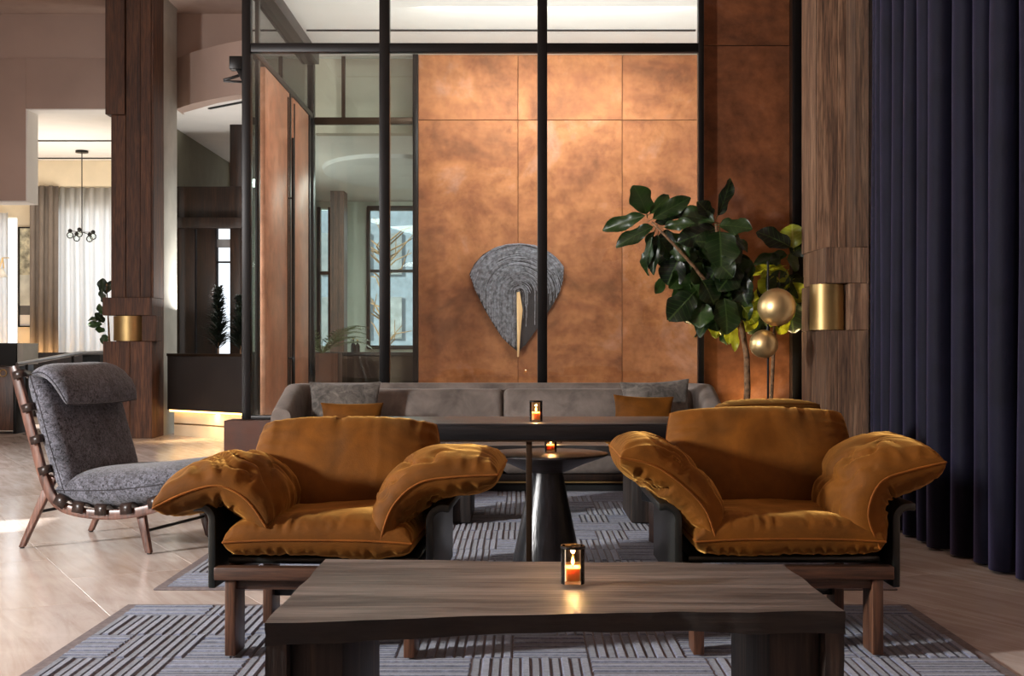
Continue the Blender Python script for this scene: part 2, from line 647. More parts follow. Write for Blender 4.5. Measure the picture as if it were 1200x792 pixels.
# ------------------------------------------------------------------ setting: floor
floor = struct(MB().box(-9.6, 3.3, -4.1, 23.2, -0.10, -0.005).build('floor', m_grout))
TL, TW, GAP = 1.25, 0.62, 0.0026
tile_mesh = None
ax, ay = 0.48, -0.877                       # long direction of the tiles
bx_, by_ = 0.877, 0.48
nt = 0
for j in range(-40, 40):
    for i in range(-24, 24):
        u = (i + (0.5 if j % 2 else 0.0)) * TL
        v = j * TW
        cx, cy = u * ax + v * bx_, 8 + u * ay + v * by_
        if not (-6.6 < cx < 2.9 and 4.0 < cy < 17.3) or abs(cx) > 0.42 * cy + 0.9:
            continue
        if tile_mesh is None:
            o = MB().box(-TL / 2 + GAP / 2, TL / 2 - GAP / 2, -TW / 2 + GAP / 2, TW / 2 - GAP / 2, -0.012, 0).build(
                'tile', m_tile, floor, bev=0.0008, seg=1)
            tile_mesh = o.data
        else:
            o = bpy.data.objects.new('tile', tile_mesh)
            COL.objects.link(o)
            o.parent = floor
        o.location = (cx, cy, 0)
        o.rotation_euler = (0, 0, math.atan2(ay, ax))
        nt += 1
print('tiles', nt)


# ------------------------------------------------------------------ setting: walls and ceilings
def wall_open(name, mat, axis, pos, th, a0, a1, z0, z1, holes):
    """a wall across axis at pos..pos+th from a0 to a1, with rectangular holes (h0, h1, y0, y1)"""
    mb = MB()

    def bx(p, q, r, s):
        if q - p < 1e-4 or s - r < 1e-4:
            return
        if axis == 'x':
            mb.box(pos, pos + th, p, q, r, s)
        else:
            mb.box(p, q, pos, pos + th, r, s)
    cur = a0
    for h0, h1, y0, y1 in sorted(holes):
        bx(cur, h0, z0, z1)
        bx(h0, h1, z0, y0)
        bx(h0, h1, y1, z1)
        cur = h1
    bx(cur, a1, z0, z1)
    return struct(mb.build(name, mat))


wall_open('wall_left', m_taupe, 'x', -7.5, 0.2, -4.1, 17.0, 0, 5.55,
          [(1.5, 3.3, 1.6, 3.4), (5.0, 5.75, 0.6, 2.82), (9.2, 12.8, 0.9, 4.3)])
for y0, y1, z0, z1 in ((1.5, 3.3, 1.6, 3.4), (9.2, 12.8, 0.9, 4.3)):
    struct(MB().box(-7.44, -7.42, y0, y1, z0, z1).build('sun_stop_pane', m_frosted))  # unseen panes added to keep direct sun off the floor in view
wall_open('wall_front', m_taupe, 'y', -4.1, 0.2, -7.5, 3.3, 0, 5.55, [])
wall_open('wall_right', m_taupe, 'x', 3.1, 0.2, -4.1, 23.2, 0, 5.55, [])
struct(MB().box(-7.5, 3.3, -4.1, 17.3, 5.55, 5.70).build('ceiling', m_hallceil))

# bulkhead above the openings at the back of the hall, with its curved fascia
wb = MB()
wb.box(-7.5, -6.55, 17.0, 17.4, 3.06, 4.95)
wb.box(-6.55, -4.54, 17.0, 17.4, 4.28, 4.95)
wb.box(-7.5, -2.0, 17.03, 17.4, 4.95, 5.55)
struct(wb.build('wall_back', m_taupe, bev=0.004))
curve = [(-4.54, 17.0), (-4.38, 16.80), (-4.22, 16.62), (-4.05, 16.46), (-3.85, 16.29), (-3.65, 16.13), (-3.445, 16.0), (-3.1, 15.86), (-2.45, 15.7)]
fas = MB().prism(curve + [(-2.45, 15.9), (-3.1, 16.06), (-3.36, 16.2), (-3.9, 16.6), (-4.54, 17.3)], 4.28, 4.95)
struct(fas.build('wall_fascia', m_taupe, ang=50))
struct(MB().box(-6.55, -6.535, 17.005, 17.4, 3.06, 4.28).box(-6.535, -4.56, 17.005, 17.4, 4.268, 4.28).box(-7.3, -6.535, 17.005, 17.4, 3.045, 3.06).build('jamb_lit_faces', m_ceiling))  # white faces standing in for room light on the taupe jambs
dc = MB().prism([(x + 0.03, y + 0.06) for x, y in curve] + [(-2.42, 23.0), (-9.6, 23.0), (-9.6, 17.06)], 4.282, 4.40)
dining_ceil = struct(dc.build('ceiling_dining', m_ceiling))
wall_open('wall_dining_back', m_cream, 'y', 22.0, 0.2, -9.6, -4.84, 0, 4.28,
          [(-9.5, -8.62, 0.9, 3.35), (-7.98, -5.75, 0.9, 3.45), (-5.68, -4.90, 0.5, 3.3)])
struct(MB().box(-9.8, -9.6, 17.0, 22.2, 0, 4.28).build('wall_dining_left', m_cream))
wall_open('wall_dining_right', m_greywall, 'x', -5.12, 0.16, 17.3, 22.0, 0, 4.28, [(18.6, 22.0, 0, 3.35)])
# recessed linear slots in the dining room ceiling
for yy in (19.6, 21.4):
    struct(MB().box(-8.6, -5.2, yy - 0.03, yy + 0.03, 4.268, 4.279).build('trim_slot', m_slot))
# a short slot in the curved ceiling right of the pillar
a_, b_ = W(239, 126, 16.9), W(285, 115, 16.3)
struct(MB().bar((-4.10, 16.95, 4.27), (-3.5, 16.45, 4.27), 0.045, 0.012).build('trim_slot', m_slot))

# ---------------- dark wood entrance portal with slits of daylight
DP = 18.2
portal = struct(MB().box(-4.96, -3.80, DP, DP + 0.30, 2.93, 3.40).build('wall_portal', m_darkwood, bev=0.005))
for x0, x1, z0, z1 in ((-4.96, -4.612, 0, 2.93), (-4.585, -4.32, 0, 2.93), (-4.112, -3.96, 0, 2.93), (-3.955, -3.80, 0, 2.93)):
    MB().box(x0, x1, DP + 0.02, DP + 0.22, z0, z1).build('panel', m_darkwood, portal, bev=0.004)
MB().box(-4.96, -3.80, DP - 0.10, DP + 0.05, 2.80, 2.95).build('lintel', m_darkwood, portal, bev=0.004)
MB().box(-4.11, -3.80, DP + 0.0, DP + 0.3, 3.40, 4.28).build('post', m_darkwood, portal, bev=0.004)
MB().box(-4.32, -4.11, DP + 0.12, DP + 0.16, 2.54, 2.66).build('rail', m_steel, portal)
MB().box(-4.32, -4.11, DP + 0.12, DP + 0.16, 2.32, 2.345).build('rail', m_black, portal)
MB().box(-4.585, -4.555, DP + 0.22, DP + 0.26, 0, 2.9).build('strip', m_copperd, portal)
wall_open('wall_portal_right', m_darkwood, 'x', -3.80, 0.15, DP, 22.9, 0, 4.28, [])

# ---------------- room behind the rear glass
wall_open('wall_rear', m_palewall, 'y', 22.0, 0.2, -3.65, 3.1, 0, 3.62, [(-3.45, -3.22, 1.14, 3.5), (-2.57, -0.9, 1.14, 3.48)])
rc = MB().prism([(-2.42, 15.2), (3.1, 15.2), (3.1, 22.2), (-3.62, 22.2)], 3.62, 3.72)
struct(rc.build('ceiling_rear', m_ceiling))
struct(MB().box(-2.40, 3.1, 15.0, 15.2, 3.62, 4.9).build('wall_rear_reflection', plain('reflected_warm_grey', (196, 184, 168), 0.9, var=0.03)))  # added wall, its grey imitates the reflection in the glass above the transom
struct(MB().box(-3.02, -2.80, 20.5, 20.9, 0, 3.62).build('wall_rear_pier', m_walnut))
# oval cove in that ceiling
ov = MB()
ov.lathe([(0.0, -0.05), (0.9, -0.05), (1.0, -0.03), (1.02, 0.0)], 40, (0, 0, 0))
ov.v = [(x * 1.0 - 1.75, y * 1.6 + 18.2, z * 1.6 + 3.62) for x, y, z in ov.v]
struct(ov.build('trim_oval_cove', m_white))
win = struct(MB().box(-2.61, -2.55, 21.93, 22.05, 1.10, 3.52).box(-2.6, -0.9, 21.93, 22.05, 3.46, 3.54).box(-2.6, -0.9, 21.93, 22.05, 1.08, 1.15)
             .build('window_1', m_black, bev=0.004))
MB().box(-2.55, -0.9, 21.95, 22.03, 2.40, 2.45).build('glazing_bar', m_black, win)
MB().box(-1.80, -1.75, 21.95, 22.03, 1.15, 3.46).build('glazing_bar', m_black, win)
MB().box(-2.55, -0.9, 22.0, 22.01, 1.15, 3.46).build('pane', m_glass, win)
win2 = struct(MB().box(-3.46, -3.40, 21.93, 22.05, 1.1, 3.52).box(-3.27, -3.21, 21.93, 22.05, 1.1, 3.52).box(-3.46, -3.21, 21.93, 22.05, 2.36, 2.42)
              .build('window_2', m_black, bev=0.004))
MB().box(-3.40, -3.27, 22.0, 22.01, 1.14, 3.5).build('pane', m_glass, win2)

# ------------------------------------------------------------------ glass entrance vestibule
GY = 11.0


def gx(px, d=GY):
    return (px - PX) * d / F


def gz(py, d=GY):
    return CAM_H + (PY - py) * d / F


XL, XR = gx(290), gx(822)
plinth = struct(MB().box(gx(263, 10.82), XR, 10.80, 11.12, 0, 0.488).build('trim_plinth', m_copperp, bev=0.004))
gw = struct(MB().box(XL - 0.04, XL + 0.035, GY - 0.045, GY + 0.045, 0.49, 4.95).build('wall_glass_front', m_black, bev=0.004))
for x, w in ((gx(451), 0.044), (gx(635.5), 0.042), (gx(821), 0.024)):
    MB().box(x - w, x + w, GY - 0.045, GY + 0.045, 0.49, 4.95).build('mullion', m_black, gw, bev=0.004)
tz0, tz1 = gz(62), gz(51.5)
cols = [XL + 0.035, gx(451) - 0.044, gx(451) + 0.044, gx(635.5) - 0.042, gx(635.5) + 0.042, gx(821) - 0.024]
MB().box(cols[0], XR, GY - 0.04, GY + 0.04, tz0, tz1).build('transom', m_black, gw, bev=0.004)
MB().box(cols[0], XR, GY - 0.04, GY + 0.04, 0.488, 0.525).build('bottom_rail', m_black, gw, bev=0.004)
for k in range(3):
    x0, x1 = cols[2 * k], cols[2 * k + 1]
    MB().box(x0, x1, GY - 0.006, GY + 0.006, 0.525, tz0).build('pane', m_glass, gw)
    MB().box(x0, x1, GY - 0.006, GY + 0.006, tz1, 4.9).build('pane', m_glass, gw)
# side with the tall copper-clad doors
gs = struct(MB().box(XL - 0.04, XL + 0.04, 14.28, 14.42, 0, 4.4).build('wall_glass_side', m_black, bev=0.004))
MB().box(XL - 0.022, XL + 0.022, 11.36, 11.44, 0, 4.4).build('mullion', m_black, gs, bev=0.003)
MB().box(XL - 0.035, XL + 0.035, 11.05, 14.3, 3.66, 3.72).build('transom', m_black, gs, bev=0.003)
MB().box(XL - 0.05, XL + 0.10, 11.05, 14.3, 4.27, 4.4).build('head_rail', m_black, gs, bev=0.003)
MB().box(XL - 0.006, XL + 0.006, 11.05, 11.32, 0.0, 4.27).build('pane', m_glass, gs)
MB().box(XL - 0.006, XL + 0.006, 11.46, 14.28, 3.72, 4.27).build('pane', m_glass, gs)
for n_, (y0, y1) in enumerate(((11.62, 12.84), (13.05, 14.0))):
    d = struct(MB().box(XL - 0.03, XL + 0.03, y0, y1, 0.02, 3.655).build(f'door_{n_ + 1}', m_doorcop, bev=0.003))
    e0 = y1 - 0.10 if n_ == 0 else y0 + 0.04
    MB().box(XL + 0.03, XL + 0.042, e0, e0 + 0.012, 0.05, 3.6).build('seam', m_slot, d)
    if n_ == 0:
      MB().tube([(XL + 0.075, e0 + 0.05, 0.6), (XL + 0.075, e0 + 0.05, 3.2)], 0.014, 10).tube([(XL + 0.03, e0 + 0.05, 1.0), (XL + 0.075, e0 + 0.05, 1.0)], 0.01, 8).tube(
        [(XL + 0.03, e0 + 0.05, 2.6), (XL + 0.075, e0 + 0.05, 2.6)], 0.01, 8).build('handle', m_black, d)
MB().box(XL - 0.035, XL + 0.035, 12.87, 12.93, 0, 3.66).build('mullion', m_black, gs, bev=0.003)
MB().box(XL - 0.035, XL + 0.035, 14.06, 14.12, 0, 3.66).build('mullion', m_black, gs, bev=0.003)
# rear wall: glass at the left, copper panels beyond
RY = 14.4
cx0 = gx(487, RY)
gr = struct(MB().box(cx0 - 0.03, cx0 + 0.03, RY - 0.04, RY + 0.04, 0, 4.4).build('wall_glass_rear', m_black, bev=0.003))
MB().box(XL + 0.04, cx0 - 0.03, RY - 0.035, RY + 0.035, gz(146, RY), gz(138, RY)).build('transom', m_bronze, gr, bev=0.003)
MB().box(XL + 0.04, cx0 - 0.03, RY - 0.006, RY + 0.006, 0.05, gz(146, RY)).build('pane', m_glass, gr)
MB().box(XL + 0.04, cx0 - 0.03, RY - 0.006, RY + 0.006, gz(138, RY), 4.38).build('pane', m_glass, gr)
MB().box(XL + 0.34, XL + 0.38, RY - 0.02, RY + 0.02, gz(138, RY), 4.38).build('mullion', m_bronze, gr)
cw = struct(MB().box(cx0 + 0.03, 2.45, RY + 0.01, RY + 0.12, 0, 4.4).build('wall_copper', m_copperd))
jx = [cx0 + 0.03, gx(607, RY), gx(729, RY), 2.42]
jz = [0.0, gz(141, RY), 4.4]
for i in range(3):
    for j in range(2):
        MB().box(jx[i] + 0.003, jx[i + 1] - 0.003, RY - 0.012, RY + 0.012, jz[j] + 0.003, jz[j + 1] - 0.003).build('panel', m_copper, cw, bev=0.002, seg=1)
# copper niche at the right of the glass
cr = struct(MB().box(XR + 0.03, gx(938), 11.12, 11.2, 0, 4.95).build('wall_copper_right', m_copperd))
pz = gz(50.5)
for z0, z1 in ((0, pz), (pz, 4.95)):
    MB().box(XR + 0.035, gx(928), 11.09, 11.12, z0 + 0.003, z1 - 0.003).build('panel', m_copperd, cr, bev=0.002, seg=1)
MB().box(gx(928), gx(938) + 0.02, 10.98, 11.12, 0, 4.95).build('post', m_black, cr, bev=0.003)
struct(MB().box(gx(938) + 0.02, 3.1, 11.1, 11.25, 0, 4.95).build('wall_niche', m_white))
struct(MB().box(XL, 3.1, 11.02, 14.6, 4.40, 4.46).build('ceiling_vestibule', m_ceiling))
struct(MB().box(2.42, 2.6, 11.25, 14.6, 0, 4.4).build('wall_vestibule_right', m_white))
for x0, x1 in ((-2.2, -1.75), (gx(384, 13.27), gx(815, 13.27))):
    struct(MB().box(x0, x1, 13.25, 13.29, 4.388, 4.399).build('trim_slot', m_slot))

# ------------------------------------------------------------------ timber pillars
# right pillar, notched for its brass light
pr = struct(MB().box(2.36, 2.655, 10.06, 10.55, 0, 4.95).build('wall_pillar_right', m_oldwood))
for x0, x1, y0, y1, z0, z1 in (
        (2.335, 2.36, 10.03, 10.30, 1.872, 4.95), (2.335, 2.36, 10.30, 10.57, 1.872, 4.95),
        (2.335, 2.50, 10.02, 10.06, 1.872, 4.95), (2.50, 2.56, 10.02, 10.06, 1.872, 4.95),
        (2.56, 2.665, 9.75, 10.06, 1.872, 4.95),
        (2.338, 2.50, 9.75, 10.06, 1.597, 1.87), (2.50, 2.665, 9.75, 10.06, 1.597, 1.87), (2.336, 2.36, 10.06, 10.5, 1.597, 1.87),
        (2.515, 2.665, 9.75, 10.06, 1.238, 1.595), (2.336, 2.36, 10.06, 10.57, 1.238, 1.595),
        (2.338, 2.43, 9.75, 10.06, 0, 1.236), (2.43, 2.665, 9.75, 10.06, 0, 1.236), (2.336, 2.36, 10.06, 10.57, 0, 1.236)):
    MB().box(x0, x1, y0, y1, z0, z1).build('plank', m_oldwood, pr, bev=0.004, seg=1)


def brass_shade(cx, cy, r, z0, z1, label, a0, a1):
    t = thing('wall_sconce', label, 'lamp', (cx, cy, z0))
    outer = [(cx + r * math.cos(a), cy + r * math.sin(a)) for a in [R(a0 + (a1 - a0) * k / 24) for k in range(25)]]
    inner = [(cx + (r - 0.006) * math.cos(a), cy + (r - 0.006) * math.sin(a)) for a in [R(a0 + (a1 - a0) * k / 24) for k in range(25)]]
    MB().prism(outer + inner[::-1], z0, z1).build('shade', m_brassdull, t, ang=25)
    MB().box(cx - r * 0.3, cx + r * 0.3, cy - 0.01, cy + r * 0.9, z0 + 0.1, z1 - 0.1).build('back_plate', m_black, t)
    return t


brass_shade(2.385, 9.92, 0.135, 1.242, 1.592, 'curved brass shade set in the notch of the timber pillar by the navy curtain', 185, 330)

# left pillar
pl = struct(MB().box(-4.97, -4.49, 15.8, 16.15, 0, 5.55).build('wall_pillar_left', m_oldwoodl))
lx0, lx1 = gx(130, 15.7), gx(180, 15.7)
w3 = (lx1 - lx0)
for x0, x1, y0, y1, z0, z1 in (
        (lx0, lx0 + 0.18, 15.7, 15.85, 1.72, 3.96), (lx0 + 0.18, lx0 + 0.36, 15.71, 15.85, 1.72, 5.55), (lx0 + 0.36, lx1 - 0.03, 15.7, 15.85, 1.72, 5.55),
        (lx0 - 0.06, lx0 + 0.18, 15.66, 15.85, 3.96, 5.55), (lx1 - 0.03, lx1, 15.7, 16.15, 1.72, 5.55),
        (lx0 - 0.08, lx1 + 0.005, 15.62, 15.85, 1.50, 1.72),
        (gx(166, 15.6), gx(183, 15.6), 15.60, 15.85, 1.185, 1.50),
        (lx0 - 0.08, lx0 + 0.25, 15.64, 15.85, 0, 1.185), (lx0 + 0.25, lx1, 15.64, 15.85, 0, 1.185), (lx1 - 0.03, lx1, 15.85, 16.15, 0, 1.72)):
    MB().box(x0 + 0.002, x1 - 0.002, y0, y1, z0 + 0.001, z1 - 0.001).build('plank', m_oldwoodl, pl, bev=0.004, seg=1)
struct(MB().box(-4.97, lx1 - 0.001, 16.16, 16.78, 0, 5.55).build('wall_pier_left', m_concrete, bev=0.004))
brass_shade(gx(147, 15.6), 15.80, 0.20, 1.19, 1.495, 'curved brass shade on the dark timber pillar behind the grey lounge chair', 190, 345)

# ------------------------------------------------------------------ curtains
def pleats(name, mat, pts, z0, z1, wl, amp, parent=None, n=14, flare=0.0, seed=0, hem=True):
    rnd = random.Random(seed)
    P = [Vector((x, y, 0)) for x, y in pts]
    seg = [0]
    for a, b in zip(P, P[1:]):
        seg.append(seg[-1] + (b - a).length)
    L = seg[-1]
    m = int(L / wl * n)
    ph = [rnd.uniform(0.8, 1.25) for _ in range(int(L / wl) + 3)]
    rows = []
    zs = [z0 + (z1 - z0) * k / 10 for k in range(11)]
    for i in range(m + 1):
        s = L * i / m
        k = max(j for j in range(len(seg) - 1) if seg[j] <= s + 1e-9)
        t = (s - seg[k]) / (seg[k + 1] - seg[k])
        c = P[k].lerp(P[k + 1], t)
        d = (P[k + 1] - P[k]).normalized()
        nr = Vector((d.y, -d.x, 0))
        q = s / wl + 0.25 * noise.noise(Vector((s * 1.3, seed, 0)))
        am = amp * ph[int(s / wl)]
        row = []
        for z in zs:
            fz = 1 + flare * (1 - (z - z0) / (z1 - z0)) ** 2
            wob = 0.10 * noise.noise(Vector((s * 2, z * 0.5, seed + 5)))
            sh = math.sin(2 * PI * (q + wob))
            off = am * fz * sh + 0.2 * am * noise.noise(Vector((s * 6, z * 0.4, seed)))
            p = c + nr * off + d * (-0.36 * am * math.sin(4 * PI * (q + wob)))
            row.append((p.x, p.y, z))
        rows.append(row)
    o = MB().grid(rows).build(name, mat, parent, ang=180, recalc=False)
    md = o.modifiers.new('thickness', 'SOLIDIFY')
    md.thickness = 0.006
    return o


cur = pleats('curtain', m_navy, [(2.50, 8.75), (2.37, 8.2), (2.32, 7.4), (2.36, 6.8), (2.44, 6.2), (2.50, 5.6), (2.56, 4.6)], 0.015, 5.2, 0.245, 0.088, flare=0.12, seed=3, n=28)
tag(cur, 'tall navy velvet curtain hanging in deep folds beside the right timber pillar', 'curtain')
rail = MB().bar((2.50, 8.8, 5.24), (2.5, 4.5, 5.24), 0.08, 0.06).build('trim_curtain_track', m_black)
struct(rail)
struct(MB().box(2.73, 2.86, 9.6, 10.0, 0, 4.95).build('trim_right', m_white))

dr = pleats('sheer_curtain', m_sheer, [(-8.0, 21.84), (-5.72, 21.84)], 0.02, 3.84, 0.17, 0.045, seed=8, n=10)
tag(dr, 'white sheer curtain glowing over the wide far window left of the timber pillar', 'curtain')
dg_ = pleats('drape', m_greydrape, [(-8.24, 21.60), (-7.80, 21.60)], 0.02, 3.84, 0.15, 0.05, seed=9, n=10)
tag(dg_, 'grey full-height drape gathered at the left side of the far window', 'curtain')
ds_ = pleats('sheer_curtain', m_sheer, [(-9.55, 21.75), (-8.66, 21.75)], 0.02, 3.4, 0.17, 0.045, seed=12, n=10)
tag(ds_, 'white sheer curtain at the far left edge beside the tall framed print', 'curtain')
struct(MB().box(-8.3, -5.2, 21.7, 22.0, 3.85, 4.279).build('trim_valance', m_cream))


# ------------------------------------------------------------------ rugs
def rug(label, x0, x1, y0, y1, seed):
    rnd = random.Random(seed)
    base = MB().box(x0, x1, y0, y1, 0.0005, 0.009).build('rug', m_rugbase, bev=0.003, seg=1)
    tag(base, label, 'rug')
    V, Fc, shade = [], [], []
    pitch, gap = 0.034, 0.0022
    cell = 0.357
    bd = 0.045

    def rib(a0, a1, b0, b1, s):
        h = 0.0148 + rnd.uniform(-0.0012, 0.0012) - (0.0025 if s < 0.5 else 0)
        c = 0.006
        vs = [(a0, b0, 0.008), (a1, b0, 0.008), (a1, b1, 0.008), (a0, b1, 0.008),
              (a0 + c, b0 + c, h), (a1 - c, b0 + c, h), (a1 - c, b1 - c, h), (a0 + c, b1 - c, h)]
        k = len(V)
        V.extend(vs)
        for f in ((4, 5, 6, 7), (0, 1, 5, 4), (1, 2, 6, 5), (2, 3, 7, 6), (3, 0, 4, 7)):
            Fc.append(tuple(i + k for i in f))
        shade.extend([s] * 8)
    y = y0 + bd
    row = 0
    while y < y1 - bd - 0.05:
        ye = min(y + cell, y1 - bd)
        x = x0 + bd
        horiz = row % 2 == 0
        while x < x1 - bd - 0.02:
            xe = min(x + rnd.choice([0.17, 0.27, 0.34, 0.41, 0.61]), x1 - bd)
            if x1 - bd - xe < 0.12:
                xe = x1 - bd
            if horiz:
                n = max(1, round((ye - y) / pitch))
                st = (ye - y) / n
                for k in range(n):
                    s = (0.80 if k % 2 else 0.36) + rnd.uniform(-0.16, 0.16)
                    rib(x + gap / 2, xe - gap / 2, y + k * st + gap / 2, y + (k + 1) * st - gap / 2, s)
            else:
                n = max(1, round((xe - x) / pitch))
                st = (xe - x) / n
                for k in range(n):
                    s = (0.80 if k % 2 else 0.36) + rnd.uniform(-0.16, 0.16)
                    rib(x + k * st + gap / 2, x + (k + 1) * st - gap / 2, y + gap / 2, ye - gap / 2, s)
            horiz = not horiz
            x = xe
        y = ye
        row += 1
    me = bpy.data.meshes.new('pile')
    me.from_pydata(V, [], Fc)
    at = me.attributes.new('shade', 'FLOAT', 'POINT')
    at.data.foreach_set('value', shade)
    me.materials.append(m_pile)
    o = bpy.data.objects.new('pile', me)
    COL.objects.link(o)
    o.parent = base
    o['kind'] = 'stuff'
    return base


rug('grey basket-weave patterned rug under the front coffee table and both armchairs', -1.668, 1.665, 1.6, 5.46, 5)
rug('grey basket-weave patterned rug under the round table, running back to the sofa', -1.66, 1.72, 5.81, 9.95, 6)
RUG = 0.0188


# ------------------------------------------------------------------ cushions
def crom(pts, n):
    P = [np.array(p, float) for p in pts]
    P = [2 * P[0] - P[1]] + P + [2 * P[-1] - P[-2]]
    out = []
    segs = len(P) - 3
    for k in range(segs):
        for i in range(40):
            t = i / 40
            a, b, c, d = P[k:k + 4]
            out.append(0.5 * ((2 * b) + (-a + c) * t + (2 * a - 5 * b + 4 * c - d) * t * t + (-a + 3 * b - 3 * c + d) * t ** 3))
    out.append(P[-2])
    out = np.array(out)
    sl_ = np.concatenate([[0], np.cumsum(np.linalg.norm(np.diff(out, axis=0), axis=1))])
    return out, sl_


def cushion(name, mat, parent, path, w0, w1, T, fm, nu=52, nv=44, k=0.15, a=3.2, b=0.5, pinch=0.03, wr=0.007, wf=20, bend=None,
            seed=0, top=1.0, bot=1.0, pipe=0.0042, pmat=None, soft=0.0, sag=0.0):
    C, sl_ = crom(path, 40)
    L = sl_[-1]
    wm, wh = (w0 + w1) / 2, (w1 - w0) / 2

    def at(u):
        s = min(max(u, 0), 1) * L
        x, y = np.interp(s, sl_, C[:, 0]), np.interp(s, sl_, C[:, 1])
        e = 0.04 * L
        x0, y0 = np.interp(s - e, sl_, C[:, 0]), np.interp(s - e, sl_, C[:, 1])
        x1, y1 = np.interp(s + e, sl_, C[:, 0]), np.interp(s + e, sl_, C[:, 1])
        tx, ty = x1 - x0, y1 - y0
        l = math.hypot(tx, ty) or 1
        return x, y, -ty / l, tx / l
    N = lambda x, y, z: noise.noise(Vector((x, y, z)))
    grids = []
    edge = {}
    for side, kk in ((1, top), (-1, bot)):
        rows = []
        for i in range(nu + 1):
            s = math.sin(PI / 2 * (2 * i / nu - 1))
            row = []
            for j in range(nv + 1):
                t = math.sin(PI / 2 * (2 * j / nv - 1))
                s2 = s * math.sqrt(1 - k * t * t / 2) * (1 - pinch * (1 - t * t))
                t2 = t * math.sqrt(1 - k * s * s / 2) * (1 - pinch * (1 - s * s))
                u = (s2 + 1) / 2
                x, y, nx, ny = at(u)
                w = wm + wh * t2
                ee = max(0.0, (1 - abs(s) ** a) * (1 - abs(t) ** a))
                h = T / 2 * ee ** b * kk
                dsx, dtx = (1 - abs(s)) * L / 2, (1 - abs(t)) * wh
                rg = lambda x, y, z: 0.42 - 1.25 * abs(N(x, y, z))
                g = rg(w * wf, dsx * 4, seed + side) * math.exp(-dsx / 0.075) * (1 - math.exp(-dsx / 0.010))
                g += rg(u * L * wf, dtx * 4, seed + 9 + side) * math.exp(-dtx / 0.075) * (1 - math.exp(-dtx / 0.010))
                h += wr * g * 2.2
                h += 0.9 * wr * N(u * L * 7, w * 7, seed + 20 + side) * ee
                h += soft * N(u * L * 3, w * 3, seed + 31) * ee
                if bend:
                    ub, sig, amp = bend
                    q = math.exp(-((u - ub) / sig) ** 2)
                    h -= amp * max(0.0, 1 - abs(N(w * 8 + 4 * u + 1.5 * N(u * 6, w * 6, seed + 5), u * 2.5, seed + 40)) / 0.22) ** 1.5 * q * ee ** 0.6
                h = max(h, 0.0) if ee > 0 else 0.0
                row.append(Vector(fm(x + nx * h * side, y + ny * h * side - sag * ee, w)))
                if side == 1 and (i in (0, nu) or j in (0, nv)):
                    edge[(i, j)] = row[-1]
            rows.append(row)
        grids.append(rows)
    mb = MB()
    mb.grid(grids[0])
    mb.grid(grids[1])
    o = mb.build(name, mat, parent, weld=True, ang=180, world=False)
    if pipe:
        loop = [edge[(i, 0)] for i in range(nu)] + [edge[(nu, j)] for j in range(nv)] + [edge[(i, nv)] for i in range(nu, 0, -1)] + [edge[(0, j)] for j in range(nv, 0, -1)]
        MB().tube(loop, pipe, 6, closed=True).build('piping', pmat or mat, o, ang=180, world=False)
    return o


